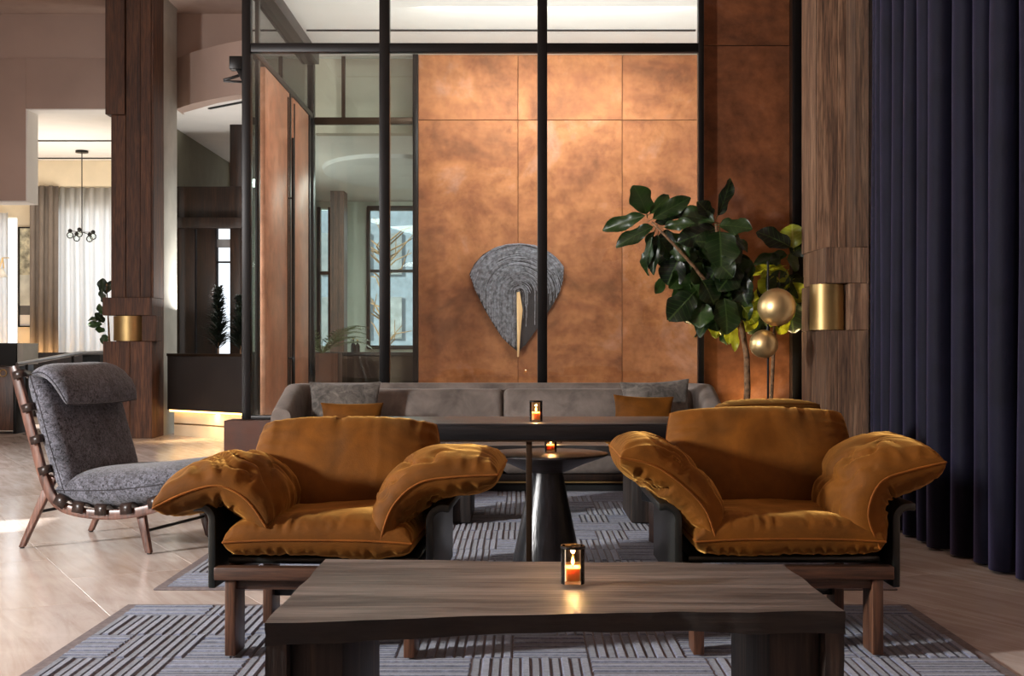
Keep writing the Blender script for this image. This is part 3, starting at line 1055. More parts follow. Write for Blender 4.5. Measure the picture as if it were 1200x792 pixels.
# ------------------------------------------------------------------ armchairs
def armchair(label, loc, rz, arm_l, arm_r, back, seed, roll=0.0):
    t = thing('armchair', label, 'armchair', loc, rz, 'ochre velvet armchairs')
    # timber base
    MB().box(-0.37, 0.37, 0.0, 0.055, 0.268, 0.314).build('front_rail', m_walnutx, t, bev=0.004, world=False)
    MB().box(-0.315, 0.315, 0.03, 0.06, 0.232, 0.266).build('apron', m_walnutx, t, bev=0.003, world=False)
    MB().box(-0.37, 0.37, 0.66, 0.71, 0.268, 0.314).build('rear_rail', m_walnutx, t, bev=0.004, world=False)
    for sx in (-1, 1):
        MB().box(sx * 0.315 - 0.025, sx * 0.315 + 0.025, 0.055, 0.66, 0.268, 0.310).build('side_rail', m_walnut, t, bev=0.003, world=False)
    for sx in (-1, 1):
        for y in (0.012, 0.56):
            x0 = sx * 0.316
            MB().prism([(x0 - 0.019, y), (x0 + 0.019, y), (x0 + 0.019, y + 0.135), (x0 - 0.019, y + 0.135)], 0, 0.268).build('leg', m_walnut, t, bev=0.004, world=False)
    MB().box(-0.30, 0.30, 0.60, 0.63, 0.10, 0.13).build('stretcher', m_black_oak, t, bev=0.003, world=False)
    MB().box(-0.345, 0.345, 0.09, 0.69, 0.312, 0.338).build('sling', m_leather, t, bev=0.008, world=False)
    # leather sides that flare out into armrests
    for sx in (-1, 1):
        pts = [(0.372, 0.235), (0.372, 0.46)]
        for k in range(7):
            an = R(180 - 15 * k)
            pts.append((0.432 + 0.06 * math.cos(an), 0.475 + 0.06 * math.sin(an)))
        pts.append((0.455, 0.534))
        out = [(p[0] + 0.028, p[1]) for p in pts[:2]]
        for k in range(7):
            an = R(180 - 15 * k)
            out.append((0.432 + 0.033 * math.cos(an), 0.475 + 0.033 * math.sin(an)))
        out.append((0.455, 0.505))
        poly = pts + out[::-1]
        poly = [(sx * a, b) for a, b in poly]
        MB().prism(poly, 0.03, 0.74, lambda a, b, c: (a, c, b)).build('side_panel', m_leather, t, bev=0.006, ang=40, world=False)
    # back board behind the cushion
    bb = [(0.58, 0.31), (0.615, 0.31), (0.755, 0.70), (0.72, 0.70)]
    MB().prism(bb, -0.35, 0.35, lambda a, b, c: (c, a, b)).build('back_board', m_leather, t, bev=0.01, world=False)
    xz = lambda p, q, w: (p, w, q)
    yz = lambda p, q, w: (w, p, q)
    cushion('seat_cushion', m_velvet, t, [(-0.335, 0.405), (-0.15, 0.414), (0.15, 0.414), (0.335, 0.405)], -0.03, 0.58, 0.175, xz,
            nu=110, nv=64, k=0.05, a=5.0, b=0.38, pinch=0.012, wr=0.010, wf=26, seed=seed, pmat=m_piping, soft=0.014, bot=0.82)
    cushion('back_cushion', m_velvet, t, back, -0.372, 0.372, 0.25, yz, nu=72, nv=84, k=0.30, a=3.4, b=0.46, pinch=0.01, wr=0.012, seed=seed + 1,
            pmat=m_piping, soft=0.02, pipe=0.003)
    if roll:
        top = back[-1]
        cushion('head_roll', m_velvet, t, [(top[0] + 0.02, top[1] - 0.22), (top[0] + 0.075, top[1] - 0.08), (top[0] + 0.11, top[1] + roll)], -0.33, 0.33, 0.15, yz,
                k=0.5, b=0.5, seed=seed + 2, pmat=m_piping, pipe=0.0025)
    for nm, (path, T, bnd), s in (('arm_cushion', arm_l, 3), ('arm_cushion', arm_r, 4)):
        cushion(nm, m_velvet, t, path, -0.03, 0.56, T, xz, nu=90, nv=80, k=0.10, a=3.0, b=0.46, pinch=0.03, wr=0.013, wf=17, bend=bnd, seed=seed + s * 3, pmat=m_piping, soft=0.012)
    return t


armchair('ochre velvet armchair nearest the grey lounge chair, angled slightly', (-0.700, 4.47, RUG - 0.001), R(-2.6),
         ([(-0.585, 0.52), (-0.47, 0.575), (-0.35, 0.602), (-0.25, 0.555), (-0.175, 0.455)], 0.20, (0.55, 0.20, 0.035)),
         ([(0.215, 0.40), (0.262, 0.53), (0.35, 0.612), (0.47, 0.636), (0.635, 0.645)], 0.185, (0.42, 0.20, 0.035)),
         [(0.47, 0.40), (0.52, 0.56), (0.60, 0.70), (0.66, 0.79)], 100)
armchair('ochre velvet armchair with a taller back, beside the navy curtain', (0.951, 4.50, RUG - 0.001), 0.0,
         ([(-0.600, 0.70), (-0.48, 0.672), (-0.38, 0.605), (-0.30, 0.52), (-0.262, 0.42)], 0.195, (0.45, 0.20, 0.035)),
         ([(0.315, 0.375), (0.272, 0.50), (0.315, 0.612), (0.42, 0.655), (0.55, 0.685)], 0.23, (0.5, 0.20, 0.035)),
         [(0.47, 0.40), (0.53, 0.58), (0.61, 0.74), (0.66, 0.835)], 200)
_back = copy_tree(next(o for o in bpy.data.objects if o.name == 'armchair'))
_back.location = (1.01, 7.34, RUG - 0.001)
[c for c in _back.children if c.name.startswith('arm_cushion')][1].location.z -= 0.05
_back.rotation_euler = (0, 0, R(-150))
_back['label'] = 'ochre velvet armchair turned towards the sofa, mostly hidden behind the taller armchair'


# ------------------------------------------------------------------ slab coffee tables
def slab_table(label, corners, loc, top, th, seed, lw=0.165):
    """corners: front-left, front-right, rear-right, rear-left in x, y relative to loc"""
    t = thing('coffee_table', label, 'table', loc)
    FL, FR, RR, RL = [Vector((*c, 0)) for c in corners]
    N = lambda x, y: noise.noise(Vector((x, y, seed)))
    nx, ny = 90, 12

    def edge(k, j):
        return FL.lerp(FR, k).lerp(RL.lerp(RR, k), j)
    rows_t, rows_b = [], []
    for i in range(nx + 1):
        k = i / nx
        rt, rb = [], []
        for j in range(ny + 1):
            q = j / ny
            p = edge(k, q)
            # hand-hewn edges: bowed in along the front, wavering outline
            wob = 0.012 * N(k * 5, 1) + 0.004 * N(k * 22, 2)
            bow = 0.035 * math.sin(PI * k) ** 2
            p.y += (1 - q) * (wob + bow) + q * (0.010 * N(k * 5, 7))
            p.x += (1 - 2 * k) * 0 + (0.006 * N(q * 4, 11) if i in (0, nx) else 0)
            zt = top + 0.003 * N(k * 6, q * 5)
            zb = top - th + 0.010 * math.sin(PI * k) * (1 if True else 0) + 0.004 * N(k * 9, 30 + q)
            rt.append((p.x, p.y, zt))
            rb.append((p.x, p.y + (0.006 * N(k * 14, 50) if j == 0 else 0), zb))
        rows_t.append(rt)
        rows_b.append(rb)
    mt = MB().grid(rows_t)
    o = mt.build('tabletop', m_slab, t, ang=60, world=False, recalc=False)
    # thick hewn edge and underside
    me = MB()
    me.grid(rows_b)
    loop = [(i, 0) for i in range(nx)] + [(nx, j) for j in range(ny)] + [(i, ny) for i in range(nx, 0, -1)] + [(0, j) for j in range(ny, 0, -1)]
    ring = []
    for i, j in loop:
        a, b = Vector(rows_t[i][j]), Vector(rows_b[i][j])
        ring.append([a.lerp(b, q / 4) + Vector((0.004 * N(i * 0.9 + j, q * 1.3) if i in (0, nx) else 0,
                     0.004 * N(i * 0.7, q * 1.7 + j) if j in (0, ny) and 0 < q < 4 else 0, 0)) for q in range(5)])
    me.grid(ring, close_u=True)
    me.build('slab_edge', m_slabshade, o, weld=True, ang=50, world=False)
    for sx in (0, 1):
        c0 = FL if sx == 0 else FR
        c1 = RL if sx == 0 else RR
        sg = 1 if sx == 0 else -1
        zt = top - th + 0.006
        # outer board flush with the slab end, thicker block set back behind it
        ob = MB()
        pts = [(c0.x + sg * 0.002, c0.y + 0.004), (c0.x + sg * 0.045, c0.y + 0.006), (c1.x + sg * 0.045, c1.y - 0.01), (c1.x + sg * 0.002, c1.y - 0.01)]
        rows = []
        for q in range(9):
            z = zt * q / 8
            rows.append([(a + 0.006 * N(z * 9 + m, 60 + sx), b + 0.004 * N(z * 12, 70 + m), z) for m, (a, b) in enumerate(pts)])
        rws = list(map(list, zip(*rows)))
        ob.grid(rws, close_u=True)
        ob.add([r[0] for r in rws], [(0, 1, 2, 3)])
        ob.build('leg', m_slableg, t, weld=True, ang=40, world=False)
        x0, x1 = c0.x + sg * 0.045, c0.x + sg * lw
        MB().prism([(x0, c0.y + 0.05), (x1, c0.y + 0.05), (x1, c1.y - 0.05), (x0, c1.y - 0.05)], 0, zt).build('leg_block', m_slableg, t, bev=0.01, world=False)
    return t


slab_table('weathered grey-brown slab coffee table closest to the camera', [(-0.650, -0.40), (0.650, -0.275), (0.638, 0.36), (-0.645, 0.448)],
           (0.095, 3.196, RUG), 0.5 - RUG, 0.052, 1)
slab_table('weathered slab coffee table between the round table and the sofa', [(-0.66, -0.38), (0.66, -0.38), (0.66, 0.36), (-0.66, 0.36)],
           (0.20, 8.24, RUG), 0.5 - RUG, 0.07, 2)

# ------------------------------------------------------------------ long table and round table
lt = thing('long_table', 'long narrow black wood table standing behind the two armchairs', 'table', (0.045, 6.08, RUG))
MB().box(-0.765, 0.855, 5.77, 6.39, 0.752, 0.760).build('tabletop', m_oak_lit_top, lt, bev=0.002)
MB().box(-0.765, 0.855, 5.771, 6.389, 0.686, 0.7515).build('apron', m_black_oak, lt, bev=0.002)  # rest of the solid slab, front shade put into the darker oak
MB().box(-0.763, 0.853, 5.772, 6.388, 0.6775, 0.6855).build('edge_band', m_bronze, lt)
MB().box(0.033, 0.060, 5.80, 5.83, RUG, 0.678).build('post', m_bronze, lt, bev=0.002)
for x in (-0.74, 0.80):
    MB().box(x, x + 0.03, 5.80, 6.36, RUG, 0.678).build('leg', m_bronze, lt, bev=0.002)

rt_ = thing('round_table', 'round black wood side table with a flared conical pedestal', 'table', (0.135, 6.2, RUG))
MB().lathe([(0.0, 0.50), (0.09, 0.484), (0.105, 0.489), (0.18, 0.523), (0.285, 0.560), (0.2985, 0.567), (0.2985, 0.572), (0.294, 0.575), (0.0, 0.575)], 64, (0.135, 6.2, RUG)).build(
    'tabletop', m_oak_lit_top, rt_, ang=30)
MB().lathe([(0.0, 0.0), (0.175, 0.0), (0.176, 0.006), (0.145, 0.15), (0.105, 0.34), (0.08, 0.47), (0.078, 0.488), (0, 0.488)], 48, (0.135, 6.2, RUG)).build(
    'pedestal', m_black_oakz, rt_, ang=30)


# ------------------------------------------------------------------ candles
def candle(label, x, y, z, h=0.096, r=0.0302):
    t = thing('candle_holder', label, 'candle', (x, y, z), 0, 'amber glass candle holders')
    MB().lathe([(0, 0.0), (r, 0.0), (r, h), (r - 0.0025, h), (r - 0.0025, 0.008), (0, 0.008)], 32, (x, y, z)).build('glass', m_amber, t, ang=30)
    MB().lathe([(r + 0.0004, h - 0.007), (r + 0.0012, h - 0.006), (r + 0.0012, h - 0.001), (r + 0.0004, h)], 32, (x, y, z)).build('rim', m_black, t)
    MB().lathe([(0, 0.0085), (r - 0.003, 0.0085), (r - 0.003, h * 0.43), (r - 0.007, h * 0.445), (0, h * 0.42)], 28, (x, y, z)).build('wax', m_wax, t, ang=40)
    MB().tube([(x, y, z + h * 0.42), (x, y, z + h * 0.50)], 0.0009, 6).build('wick', m_slot, t)
    zf = z + h * 0.48
    MB().lathe([(0.0, 0), (0.0028, 0.003), (0.0042, 0.008), (0.0030, 0.014), (0.0012, 0.019), (0.0, 0.022)], 14, (x, y, zf)).build('flame', m_flame, t, ang=180)
    point('candle_light', (x, y, zf + 0.026), 0.9, (1.0, 0.68, 0.36), 0.006)
    return t


candle('lit amber glass candle on the front slab coffee table', 0.137, 3.25, 0.5035)
candle('lit amber glass candle on the long black table', 0.080, 5.95, 0.7605)
candle('lit amber glass candle on the round black table', 0.155, 6.24, 0.5945, 0.082)
candle('lit amber glass candle on the rear slab table, behind the round table', 0.243, 8.10, 0.5035)

# ------------------------------------------------------------------ sofa
SX0, SX1, SF, SB = -1.88, 1.575, 9.62, 10.68
sofa = thing('sofa', 'long taupe velvet sofa standing along the glass wall', 'sofa', ((SX0 + SX1) / 2, 10.1, 0))
MB().box(SX0 + 0.10, SX1 - 0.10, SF + 0.10, SB - 0.06, 0.018, 0.10).build('plinth', m_slot, sofa)
MB().box(SX0 + 0.04, SX1 - 0.04, SF + 0.04, SB - 0.03, 0.10, 0.15).build('base', m_darkwood, sofa, bev=0.004)
MB().box(SX0 + 0.05, SX1 - 0.05, SF + 0.03, SF + 0.045, 0.084, 0.096).build('metal_strip', m_brassdull, sofa)
# wrap-round shell with rounded corners
path = []
rc_ = 0.34
path += [(SX0 + 0.075, SF + 0.08)]
for k in range(9):
    an = R(180 - 90 * k / 8)
    path.append((SX0 + 0.075 + rc_ + rc_ * math.cos(an), SB - 0.075 - rc_ + rc_ * math.sin(an)))
for k in range(9):
    an = R(90 - 90 * k / 8)
    path.append((SX1 - 0.075 - rc_ + rc_ * math.cos(an), SB - 0.075 - rc_ + rc_ * math.sin(an)))
path += [(SX1 - 0.075, SF + 0.08)]
rows = []
n_p = len(path)
for i, (x, y) in enumerate(path):
    a = Vector((*path[max(i - 1, 0)], 0))
    b = Vector((*path[min(i + 1, n_p - 1)], 0))
    d = (b - a).normalized()
    nr = Vector((-d.y, d.x, 0))
    top = 0.81 - 0.20 * max(0.0, (SB - 0.40 - y) / (SB - 0.40 - SF)) ** 1.0
    prof = [(-0.075, 0.15), (-0.075, top - 0.05), (-0.065, top - 0.02), (-0.04, top), (0.0, top + 0.004), (0.04, top), (0.065, top - 0.02), (0.075, top - 0.05), (0.075, 0.15)]
    rows.append([(x + nr.x * p, y + nr.y * p, z) for p, z in prof])
mb = MB().grid(rows)
mb.add(rows[0], [tuple(range(9))])
mb.add(rows[-1], [tuple(range(8, -1, -1))])
mb.build('shell', m_sofa, sofa, weld=True, ang=45)
split = -0.128
off = ORIG['sofa']
for x0, x1 in ((SX0 + 0.16, split - 0.004), (split + 0.004, SX1 - 0.16)):
    mbx = MB().box(x0, x1, SF, SB - 0.32, 0.155, 0.43)
    mbx.build('seat_cushion', m_sofa, sofa, bev=0.05, seg=4, ang=60)
    bk = MB().prism([(SB - 0.40, 0.42), (SB - 0.15, 0.42), (SB - 0.15, 0.768), (SB - 0.30, 0.768)], x0, x1, lambda a, b, c: (c, a, b))
    bk.build('back_cushion', m_sofa, sofa, bev=0.045, seg=4, ang=60)


def pillow(label, mat, cx, y, z0, w, h, T, lean=0.22, rz=0, seed=0, group=None, tilt=0, pipe=0):
    t = cushion('throw_pillow', mat, None, [(0, 0), (lean * h * 0.5, h * 0.5), (lean * h, h)], -w / 2, w / 2, T, lambda p, q, ww: (ww, p, q), nu=32, nv=32, k=-0.05, a=2.2,
                b=0.62, pinch=0.085, wr=0.008, wf=14, seed=seed, pipe=pipe, soft=0.015)
    t.location = (cx, y, z0)
    t.rotation_euler = (0, tilt, rz)
    return tag(t, label, 'pillow', group)


pillow('mottled grey fur pillow at the left end of the taupe sofa', m_fur, gx(405, 10.1), 10.02, 0.436, 0.56, 0.40, 0.15, 0.20, 0.05, 1)
pillow('small ochre velvet pillow leaning on the grey fur pillow, left end of the sofa', m_velvet, gx(413, 9.85), 9.80, 0.436, 0.48, 0.245, 0.12, 0.18, 0.03, 2)
pillow('mottled grey fur pillow at the right end of the taupe sofa', m_fur, gx(769, 10.1), 10.0, 0.452, 0.54, 0.395, 0.15, 0.20, -0.06, 3, tilt=R(-3))
pillow('small ochre velvet pillow leaning on the grey fur pillow, right end of the sofa', m_velvet, gx(752, 9.85), 9.78, 0.446, 0.46, 0.29, 0.12, 0.18, -0.05, 4, tilt=R(2))

# ------------------------------------------------------------------ grey lounge chair
lc = thing('lounge_chair', 'grey boucle lounge chair with a curved walnut frame and leather straps', 'chair', (-2.271, 7.259, 0), R(-15))
RAIL = [(-0.430, 1.000), (-0.36, 0.78), (-0.300, 0.585), (-0.225, 0.36), (-0.15, 0.255), (-0.03, 0.215), (0.15, 0.205), (0.32, 0.222), (0.47, 0.262), (0.60, 0.315)]
RC, RSL = crom(RAIL, 40)


def rail_at(u):
    s = u * RSL[-1]
    return float(np.interp(s, RSL, RC[:, 0])), float(np.interp(s, RSL, RC[:, 1]))


for sy in (-1, 1):
    rows = []
    for i in range(61):
        x, z = rail_at(i / 60)
        x0, z0 = rail_at(max(i - 1, 0) / 60)
        x1, z1 = rail_at(min(i + 1, 60) / 60)
        l = math.hypot(x1 - x0, z1 - z0)
        nx_, nz_ = -(z1 - z0) / l, (x1 - x0) / l
        hw = 0.026 if 0 < i < 60 else 0.018
        pr_ = []
        for a, b in ((-1, -0.8), (-0.8, -1), (0.8, -1), (1, -0.8), (1, 0.8), (0.8, 1), (-0.8, 1), (-1, 0.8)):
            pr_.append((x + nx_ * hw * b, sy * 0.345 + 0.015 * a, z + nz_ * hw * b))
        rows.append(pr_ + [pr_[0]])
    mb = MB().grid(rows)
    mb.add(rows[0][:8], [tuple(range(8))])
    mb.add(rows[-1][:8], [tuple(range(7, -1, -1))])
    mb.build('side_rail', m_frame, lc, weld=True, ang=50, world=False)
    # splayed legs
    for (xa, xb, zb) in ((-0.392, -0.20, 0.40), (0.392, 0.335, 0.235)):
        P0, P1 = Vector((xa, sy * 0.325, 0.0)), Vector((xb, sy * 0.318, zb))
        lg = MB()
        d_ = (P1 - P0).normalized()
        a1 = Vector((0, 1, 0)).cross(d_).normalized()
        vs = []
        for q, wq in ((0, 0.017), (1, 0.026)):
            c = P0.lerp(P1, q)
            for a, b in ((-1, -1), (1, -1), (1, 1), (-1, 1)):
                v_ = c + a1 * (a * wq) + Vector((0, b * 0.016, 0))
                if q == 0:
                    v_.z = 0.006
                vs.append(v_)
        lg.add(vs, [(3, 2, 1, 0), (4, 5, 6, 7), (0, 1, 5, 4), (1, 2, 6, 5), (2, 3, 7, 6), (3, 0, 4, 7)])
        lo = lg.build('leg', m_frame, lc, bev=0.005, world=False)
        MB().lathe([(0, 0), (0.012, 0), (0.012, 0.008), (0, 0.008)], 12, (xa, sy * 0.325, 0)).build('foot', m_slot, lo, world=False)
for (x, z) in ((-0.30, 0.20), (0.365, 0.12)):
    MB().tube([(x, -0.33, z), (x, 0.33, z)], 0.009, 8).build('stretcher', m_black, lc, world=False)
# leather straps slung between the rails
for u in (0.035, 0.155, 0.27, 0.38, 0.52, 0.60, 0.69, 0.79, 0.90):
    x, z = rail_at(u)
    x0, z0 = rail_at(u - 0.02)
    x1, z1 = rail_at(u + 0.02)
    l = math.hypot(x1 - x0, z1 - z0)
    tx, tz = (x1 - x0) / l, (z1 - z0) / l
    nx_, nz_ = -tz, tx
    if u < 0.5:
        nx_, nz_ = abs(tz), -tx if tz < 0 else tx
        nx_, nz_ = -tz, tx
    prof = [(-0.375, 0.0), (-0.373, 0.045), (-0.355, 0.056), (-0.33, 0.052), (-0.30, 0.030), (-0.22, 0.012), (-0.12, 0.0), (0, -0.004)]
    prof = prof + [(-a, b) for a, b in prof[-2::-1]]
    hw = 0.022 if u < 0.45 else 0.034
    rows = []
    for a, b in prof:
        c = Vector((x + nx_ * b, a, z + nz_ * b))
        rows.append([c - Vector((tx, 0, tz)) * hw, c + Vector((tx, 0, tz)) * hw])
    o = MB().grid(rows).build('strap', m_strap, lc, ang=60, world=False, recalc=False)
    md = o.modifiers.new('thickness', 'SOLIDIFY')
    md.thickness = 0.008
    md.offset = 0
xz_ = lambda p, q, w: (p, w, q)
cushion('back_cushion', m_boucle, lc, [(-0.335, 0.955), (-0.272, 0.79), (-0.205, 0.58), (-0.115, 0.31)], -0.345, 0.40, 0.17, xz_, k=0.06, a=5, b=0.42, pinch=0.0,
        wr=0.003, seed=7, pmat=m_fibred, soft=0.006, pipe=0.003)
cushion('head_cushion', m_boucle, lc, [(-0.35, 0.960), (-0.255, 0.965), (-0.17, 0.90), (-0.108, 0.785)], -0.34, 0.395, 0.105, xz_, k=0.25, a=4, b=0.45, pinch=0.0,
        wr=0.003, seed=17, pmat=m_fibred, soft=0.006, pipe=0.003)
cushion('seat_cushion', m_boucle, lc, [(-0.19, 0.325), (0.03, 0.33), (0.25, 0.345), (0.46, 0.375), (0.63, 0.41)], -0.345, 0.365, 0.225, xz_, k=0.10, a=4.5, b=0.45, pinch=0.0,
        wr=0.003, seed=27, pmat=m_fibred, soft=0.010, pipe=0.003)


# ------------------------------------------------------------------ fiddle-leaf figs
def leaf_mesh(name, mat, seed):
    rnd = random.Random(seed)
    nl, nw = 12, 6
    rows = []
    cup = rnd.uniform(0.05, 0.22)
    droop = rnd.uniform(0.10, 0.30)
    for i in range(nl + 1):
        t = i / nl
        wd_ = (math.sin(PI * min(1, t ** 0.8)) ** 0.65) * (0.30 + 0.24 * t) * (1.0 - 0.16 * math.exp(-((t - 0.38) / 0.12) ** 2))
        if i == 0:
            wd_ = 0.015
        if i == nl:
            wd_ = 0.03
        row = []
        for j in range(-nw, nw + 1):
            s = j / nw
            x = s * wd_
            z = cup * abs(s) * wd_ - droop * t * t + 0.075 * math.sin(t * 10 + rnd.uniform(-0.3, 0.3)) * abs(s) ** 2 + 0.008 * math.cos(t * 42 - abs(s) * 5) * (abs(s) > 0.1)
            row.append((x, t, z))
        rows.append(row)
    me = bpy.data.meshes.new(name)
    mb = MB().grid(rows)
    mb.tube([(0, -0.14, 0.0), (0, 0.0, 0.004), (0, 0.5, -0.25 * droop + 0.005)], [0.012, 0.013, 0.008], 5)
    me.from_pydata(mb.v, [], mb.f)
    me.polygons.foreach_set('use_smooth', [True] * len(me.polygons))
    me.materials.append(mat)
    return me


LEAFD = [leaf_mesh('leaf', m_leafd, k) for k in range(5)]
LEAF_UPLIT = [leaf_mesh('leaf', m_leaf_uplit, k + 20) for k in range(3)]


def put_leaf(parent, base, tip, width, yellow, rnd, face=None):
    base, tip = Vector(base), Vector(tip)
    dv = tip - base
    L = dv.length
    y = dv / L
    nrm = face or Vector((rnd.uniform(-1.1, 0.9), -1, rnd.uniform(-0.3, 1.3)))
    z = (nrm - y * nrm.dot(y)).normalized()
    x = y.cross(z)
    o = bpy.data.objects.new('leaf', rnd.choice(LEAF_UPLIT if yellow else LEAFD))
    COL.objects.link(o)
    o.parent = parent
    s = width / 0.66
    m = Matrix((( x.x * s, y.x * L, z.x * L, 0), (x.y * s, y.y * L, z.y * L, 0), (x.z * s, y.z * L, z.z * L, 0), (0, 0, 0, 1)))
    m.translation = base - ORIG[parent.name]
    o.matrix_local = m
    return o


def C8(cx, cy, d):
    return W(680 + cx / 2.64, 190 + cy / 2.64, d)


rnd = random.Random(5)
fig = thing('fig_tree', 'large fiddle-leaf fig leaning left over the sofa end', 'plant', (1.83, 10.35, 0))
trunk = [(1.83, 10.35, 0.34), tuple(C8(517, 700, 10.35)), tuple(C8(515, 600, 10.35)), tuple(C8(498, 500, 10.32)), tuple(C8(455, 420, 10.3)), tuple(C8(430, 330, 10.25)), tuple(C8(420, 190, 10.2))]
MB().tube([Vector(p) for p in trunk], [0.030, 0.026, 0.024, 0.022, 0.02, 0.017, 0.010], 10).build('trunk', m_bark, fig, ang=180)
MB().tube([C8(455, 420, 10.3), C8(390, 370, 10.2), C8(340, 310, 10.1), C8(285, 250, 10.05), C8(222, 185, 10.0)], [0.018, 0.016, 0.014, 0.012, 0.007], 8).build('branch', m_bark, fig, ang=180)
MB().tube([C8(510, 540, 10.33), C8(480, 490, 10.4), C8(470, 420, 10.45), C8(480, 330, 10.4)], [0.014, 0.012, 0.010, 0.007], 8).build('branch', m_bark, fig, ang=180)
MB().lathe([(0.0, 0.0), (0.17, 0.0), (0.20, 0.02), (0.23, 0.40), (0.235, 0.42), (0.215, 0.42), (0.205, 0.36), (0, 0.36)], 32, (1.83, 10.35, 0)).build('pot', m_pot, fig, ang=40)
LV = [((205, 160), (180, 70), 78, 0), ((215, 160), (280, 92), 30, 0), ((225, 175), (340, 105), 45, 0), ((232, 185), (330, 140), 40, 0), ((200, 165), (65, 207), 42, 0),
      ((225, 200), (110, 250), 44, 0), ((230, 215), (183, 345), 36, 0), ((240, 225), (215, 342), 34, 0), ((268, 210), (262, 330), 70, 0), ((260, 200), (345, 182), 34, 0),
      ((425, 165), (478, 58), 38, 0), ((415, 185), (300, 152), 62, 0), ((405, 172), (372, 118), 52, 0), ((430, 195), (530, 198), 56, 0), ((420, 205), (298, 246), 58, 0),
      ((432, 215), (440, 315), 96, 0), ((410, 215), (318, 278), 52, 0), ((470, 230), (527, 268), 44, 0), ((305, 298), (268, 380), 74, 0), ((345, 345), (318, 472), 62, 0),
      ((370, 295), (395, 355), 66, 0), ((455, 290), (480, 376), 96, 0), ((475, 310), (530, 350), 64, 0), ((262, 345), (238, 412), 30, 0), ((382, 370), (360, 486), 46, 0),
      ((402, 390), (388, 545), 40, 0), ((430, 372), (405, 435), 56, 0), ((520, 375), (450, 462), 92, 0), ((470, 435), (420, 510), 66, 0), ((442, 500), (440, 572), 26, 0),
      ((470, 495), (455, 560), 28, 1), ((475, 505), (482, 580), 24, 1), ((412, 450), (424, 545), 46, 1), ((345, 400), (366, 484), 44, 0), ((300, 320), (330, 372), 50, 0),
      ((330, 330), (290, 385), 50, 0), ((370, 340), (420, 420), 60, 0), ((350, 380), (395, 445), 55, 0), ((400, 270), (360, 340), 60, 0), ((440, 330), (390, 400), 70, 0),
      ((460, 380), (430, 450), 70, 0), ((500, 300), (500, 390), 70, 0), ((480, 400), (520, 460), 60, 0), ((395, 240), (345, 300), 60, 0), ((415, 300), (470, 350), 64, 0),
      ((390, 420), (380, 500), 50, 0), ((420, 400), (440, 480), 60, 0), ((455, 260), (505, 300), 60, 0), ((280, 255), (330, 300), 44, 0), ((245, 235), (290, 300), 44, 0),
      ((530, 440), (512, 530), 56, 1), ((505, 450), (545, 500), 44, 1)]
for _k in range(38):
    _a, _r = rnd.uniform(0, 2 * PI), math.sqrt(rnd.random())
    _b = (402 + 95 * _r * math.cos(_a), 330 + 115 * _r * math.sin(_a))
    _t = rnd.uniform(0.9, 2.3) if rnd.random() < 0.75 else rnd.uniform(-0.6, 3.6)
    _l = rnd.uniform(70, 115)
    LV.append((_b, (_b[0] + _l * math.cos(_t), _b[1] + _l * math.sin(_t)), rnd.uniform(54, 84), 0))
for (b, t_, w_, yl) in LV:
    d0 = 10.05 + 0.3 * (b[0] / 500) + rnd.uniform(-0.16, 0.16)
    put_leaf(fig, C8(*b, d0), C8(*t_, d0 + rnd.uniform(-0.14, 0.10)), w_ / 2.64 * d0 / F, yl, rnd)
fig2 = thing('fig_tree', 'smaller fiddle-leaf fig with yellow-lit leaves against the timber pillar', 'plant', (2.10, 10.72, 0))
MB().tube([(2.10, 10.72, 0.30), (2.12, 10.72, 0.8), (2.14, 10.70, 1.3), (2.17, 10.66, 1.75)], [0.018, 0.016, 0.014, 0.008], 8).build('trunk', m_bark, fig2, ang=180)
MB().lathe([(0.0, 0.0), (0.13, 0.0), (0.17, 0.32), (0.175, 0.34), (0.155, 0.34), (0.15, 0.30), (0, 0.30)], 28, (2.10, 10.72, 0)).build('pot', m_pot, fig2, ang=40)
LV2 = [((650, 262), (558, 206), 58, 0), ((660, 265), (652, 192), 70, 1), ((640, 288), (540, 302), 38, 0), ((640, 300), (684, 312), 60, 0), ((625, 322), (528, 338), 34, 1),
       ((640, 335), (598, 362), 44, 1), ((645, 350), (680, 400), 60, 0), ((600, 385), (545, 388), 34, 1), ((590, 405), (534, 424), 44, 1), ((570, 468), (528, 535), 62, 0),
       ((648, 425), (652, 528), 84, 0), ((610, 500), (640, 525), 40, 1), ((640, 380), (600, 440), 60, 0), ((660, 380), (685, 470), 50, 0), ((620, 300), (590, 300), 40, 0),
       ((655, 285), (680, 262), 50, 0), ((560, 420), (550, 480), 50, 1), ((600, 345), (560, 352), 30, 1)]
for _k in range(16):
    _b = (rnd.uniform(560, 665), rnd.uniform(330, 470))
    _t = rnd.uniform(0.2, 2.9)
    _l = rnd.uniform(55, 90)
    LV2.append((_b, (min(690, _b[0] + _l * math.cos(_t)), _b[1] + _l * math.sin(_t)), rnd.uniform(40, 64), rnd.random() < 0.6))
for (b, t_, w_, yl) in LV2:
    d0 = 10.72 + rnd.uniform(-0.05, 0.05)
    put_leaf(fig2, C8(*b, d0), C8(*t_, d0 + rnd.uniform(-0.04, 0.04)), w_ / 2.64 * d0 / F, yl, rnd, Vector((rnd.uniform(-0.6, 0.6), -1, rnd.uniform(-0.1, 0.7))))
spot('plant_uplight', (2.0, 10.98, 0.10), (2.06, 10.74, 1.6), 260, 70, (1.0, 0.72, 0.34), 0.05)

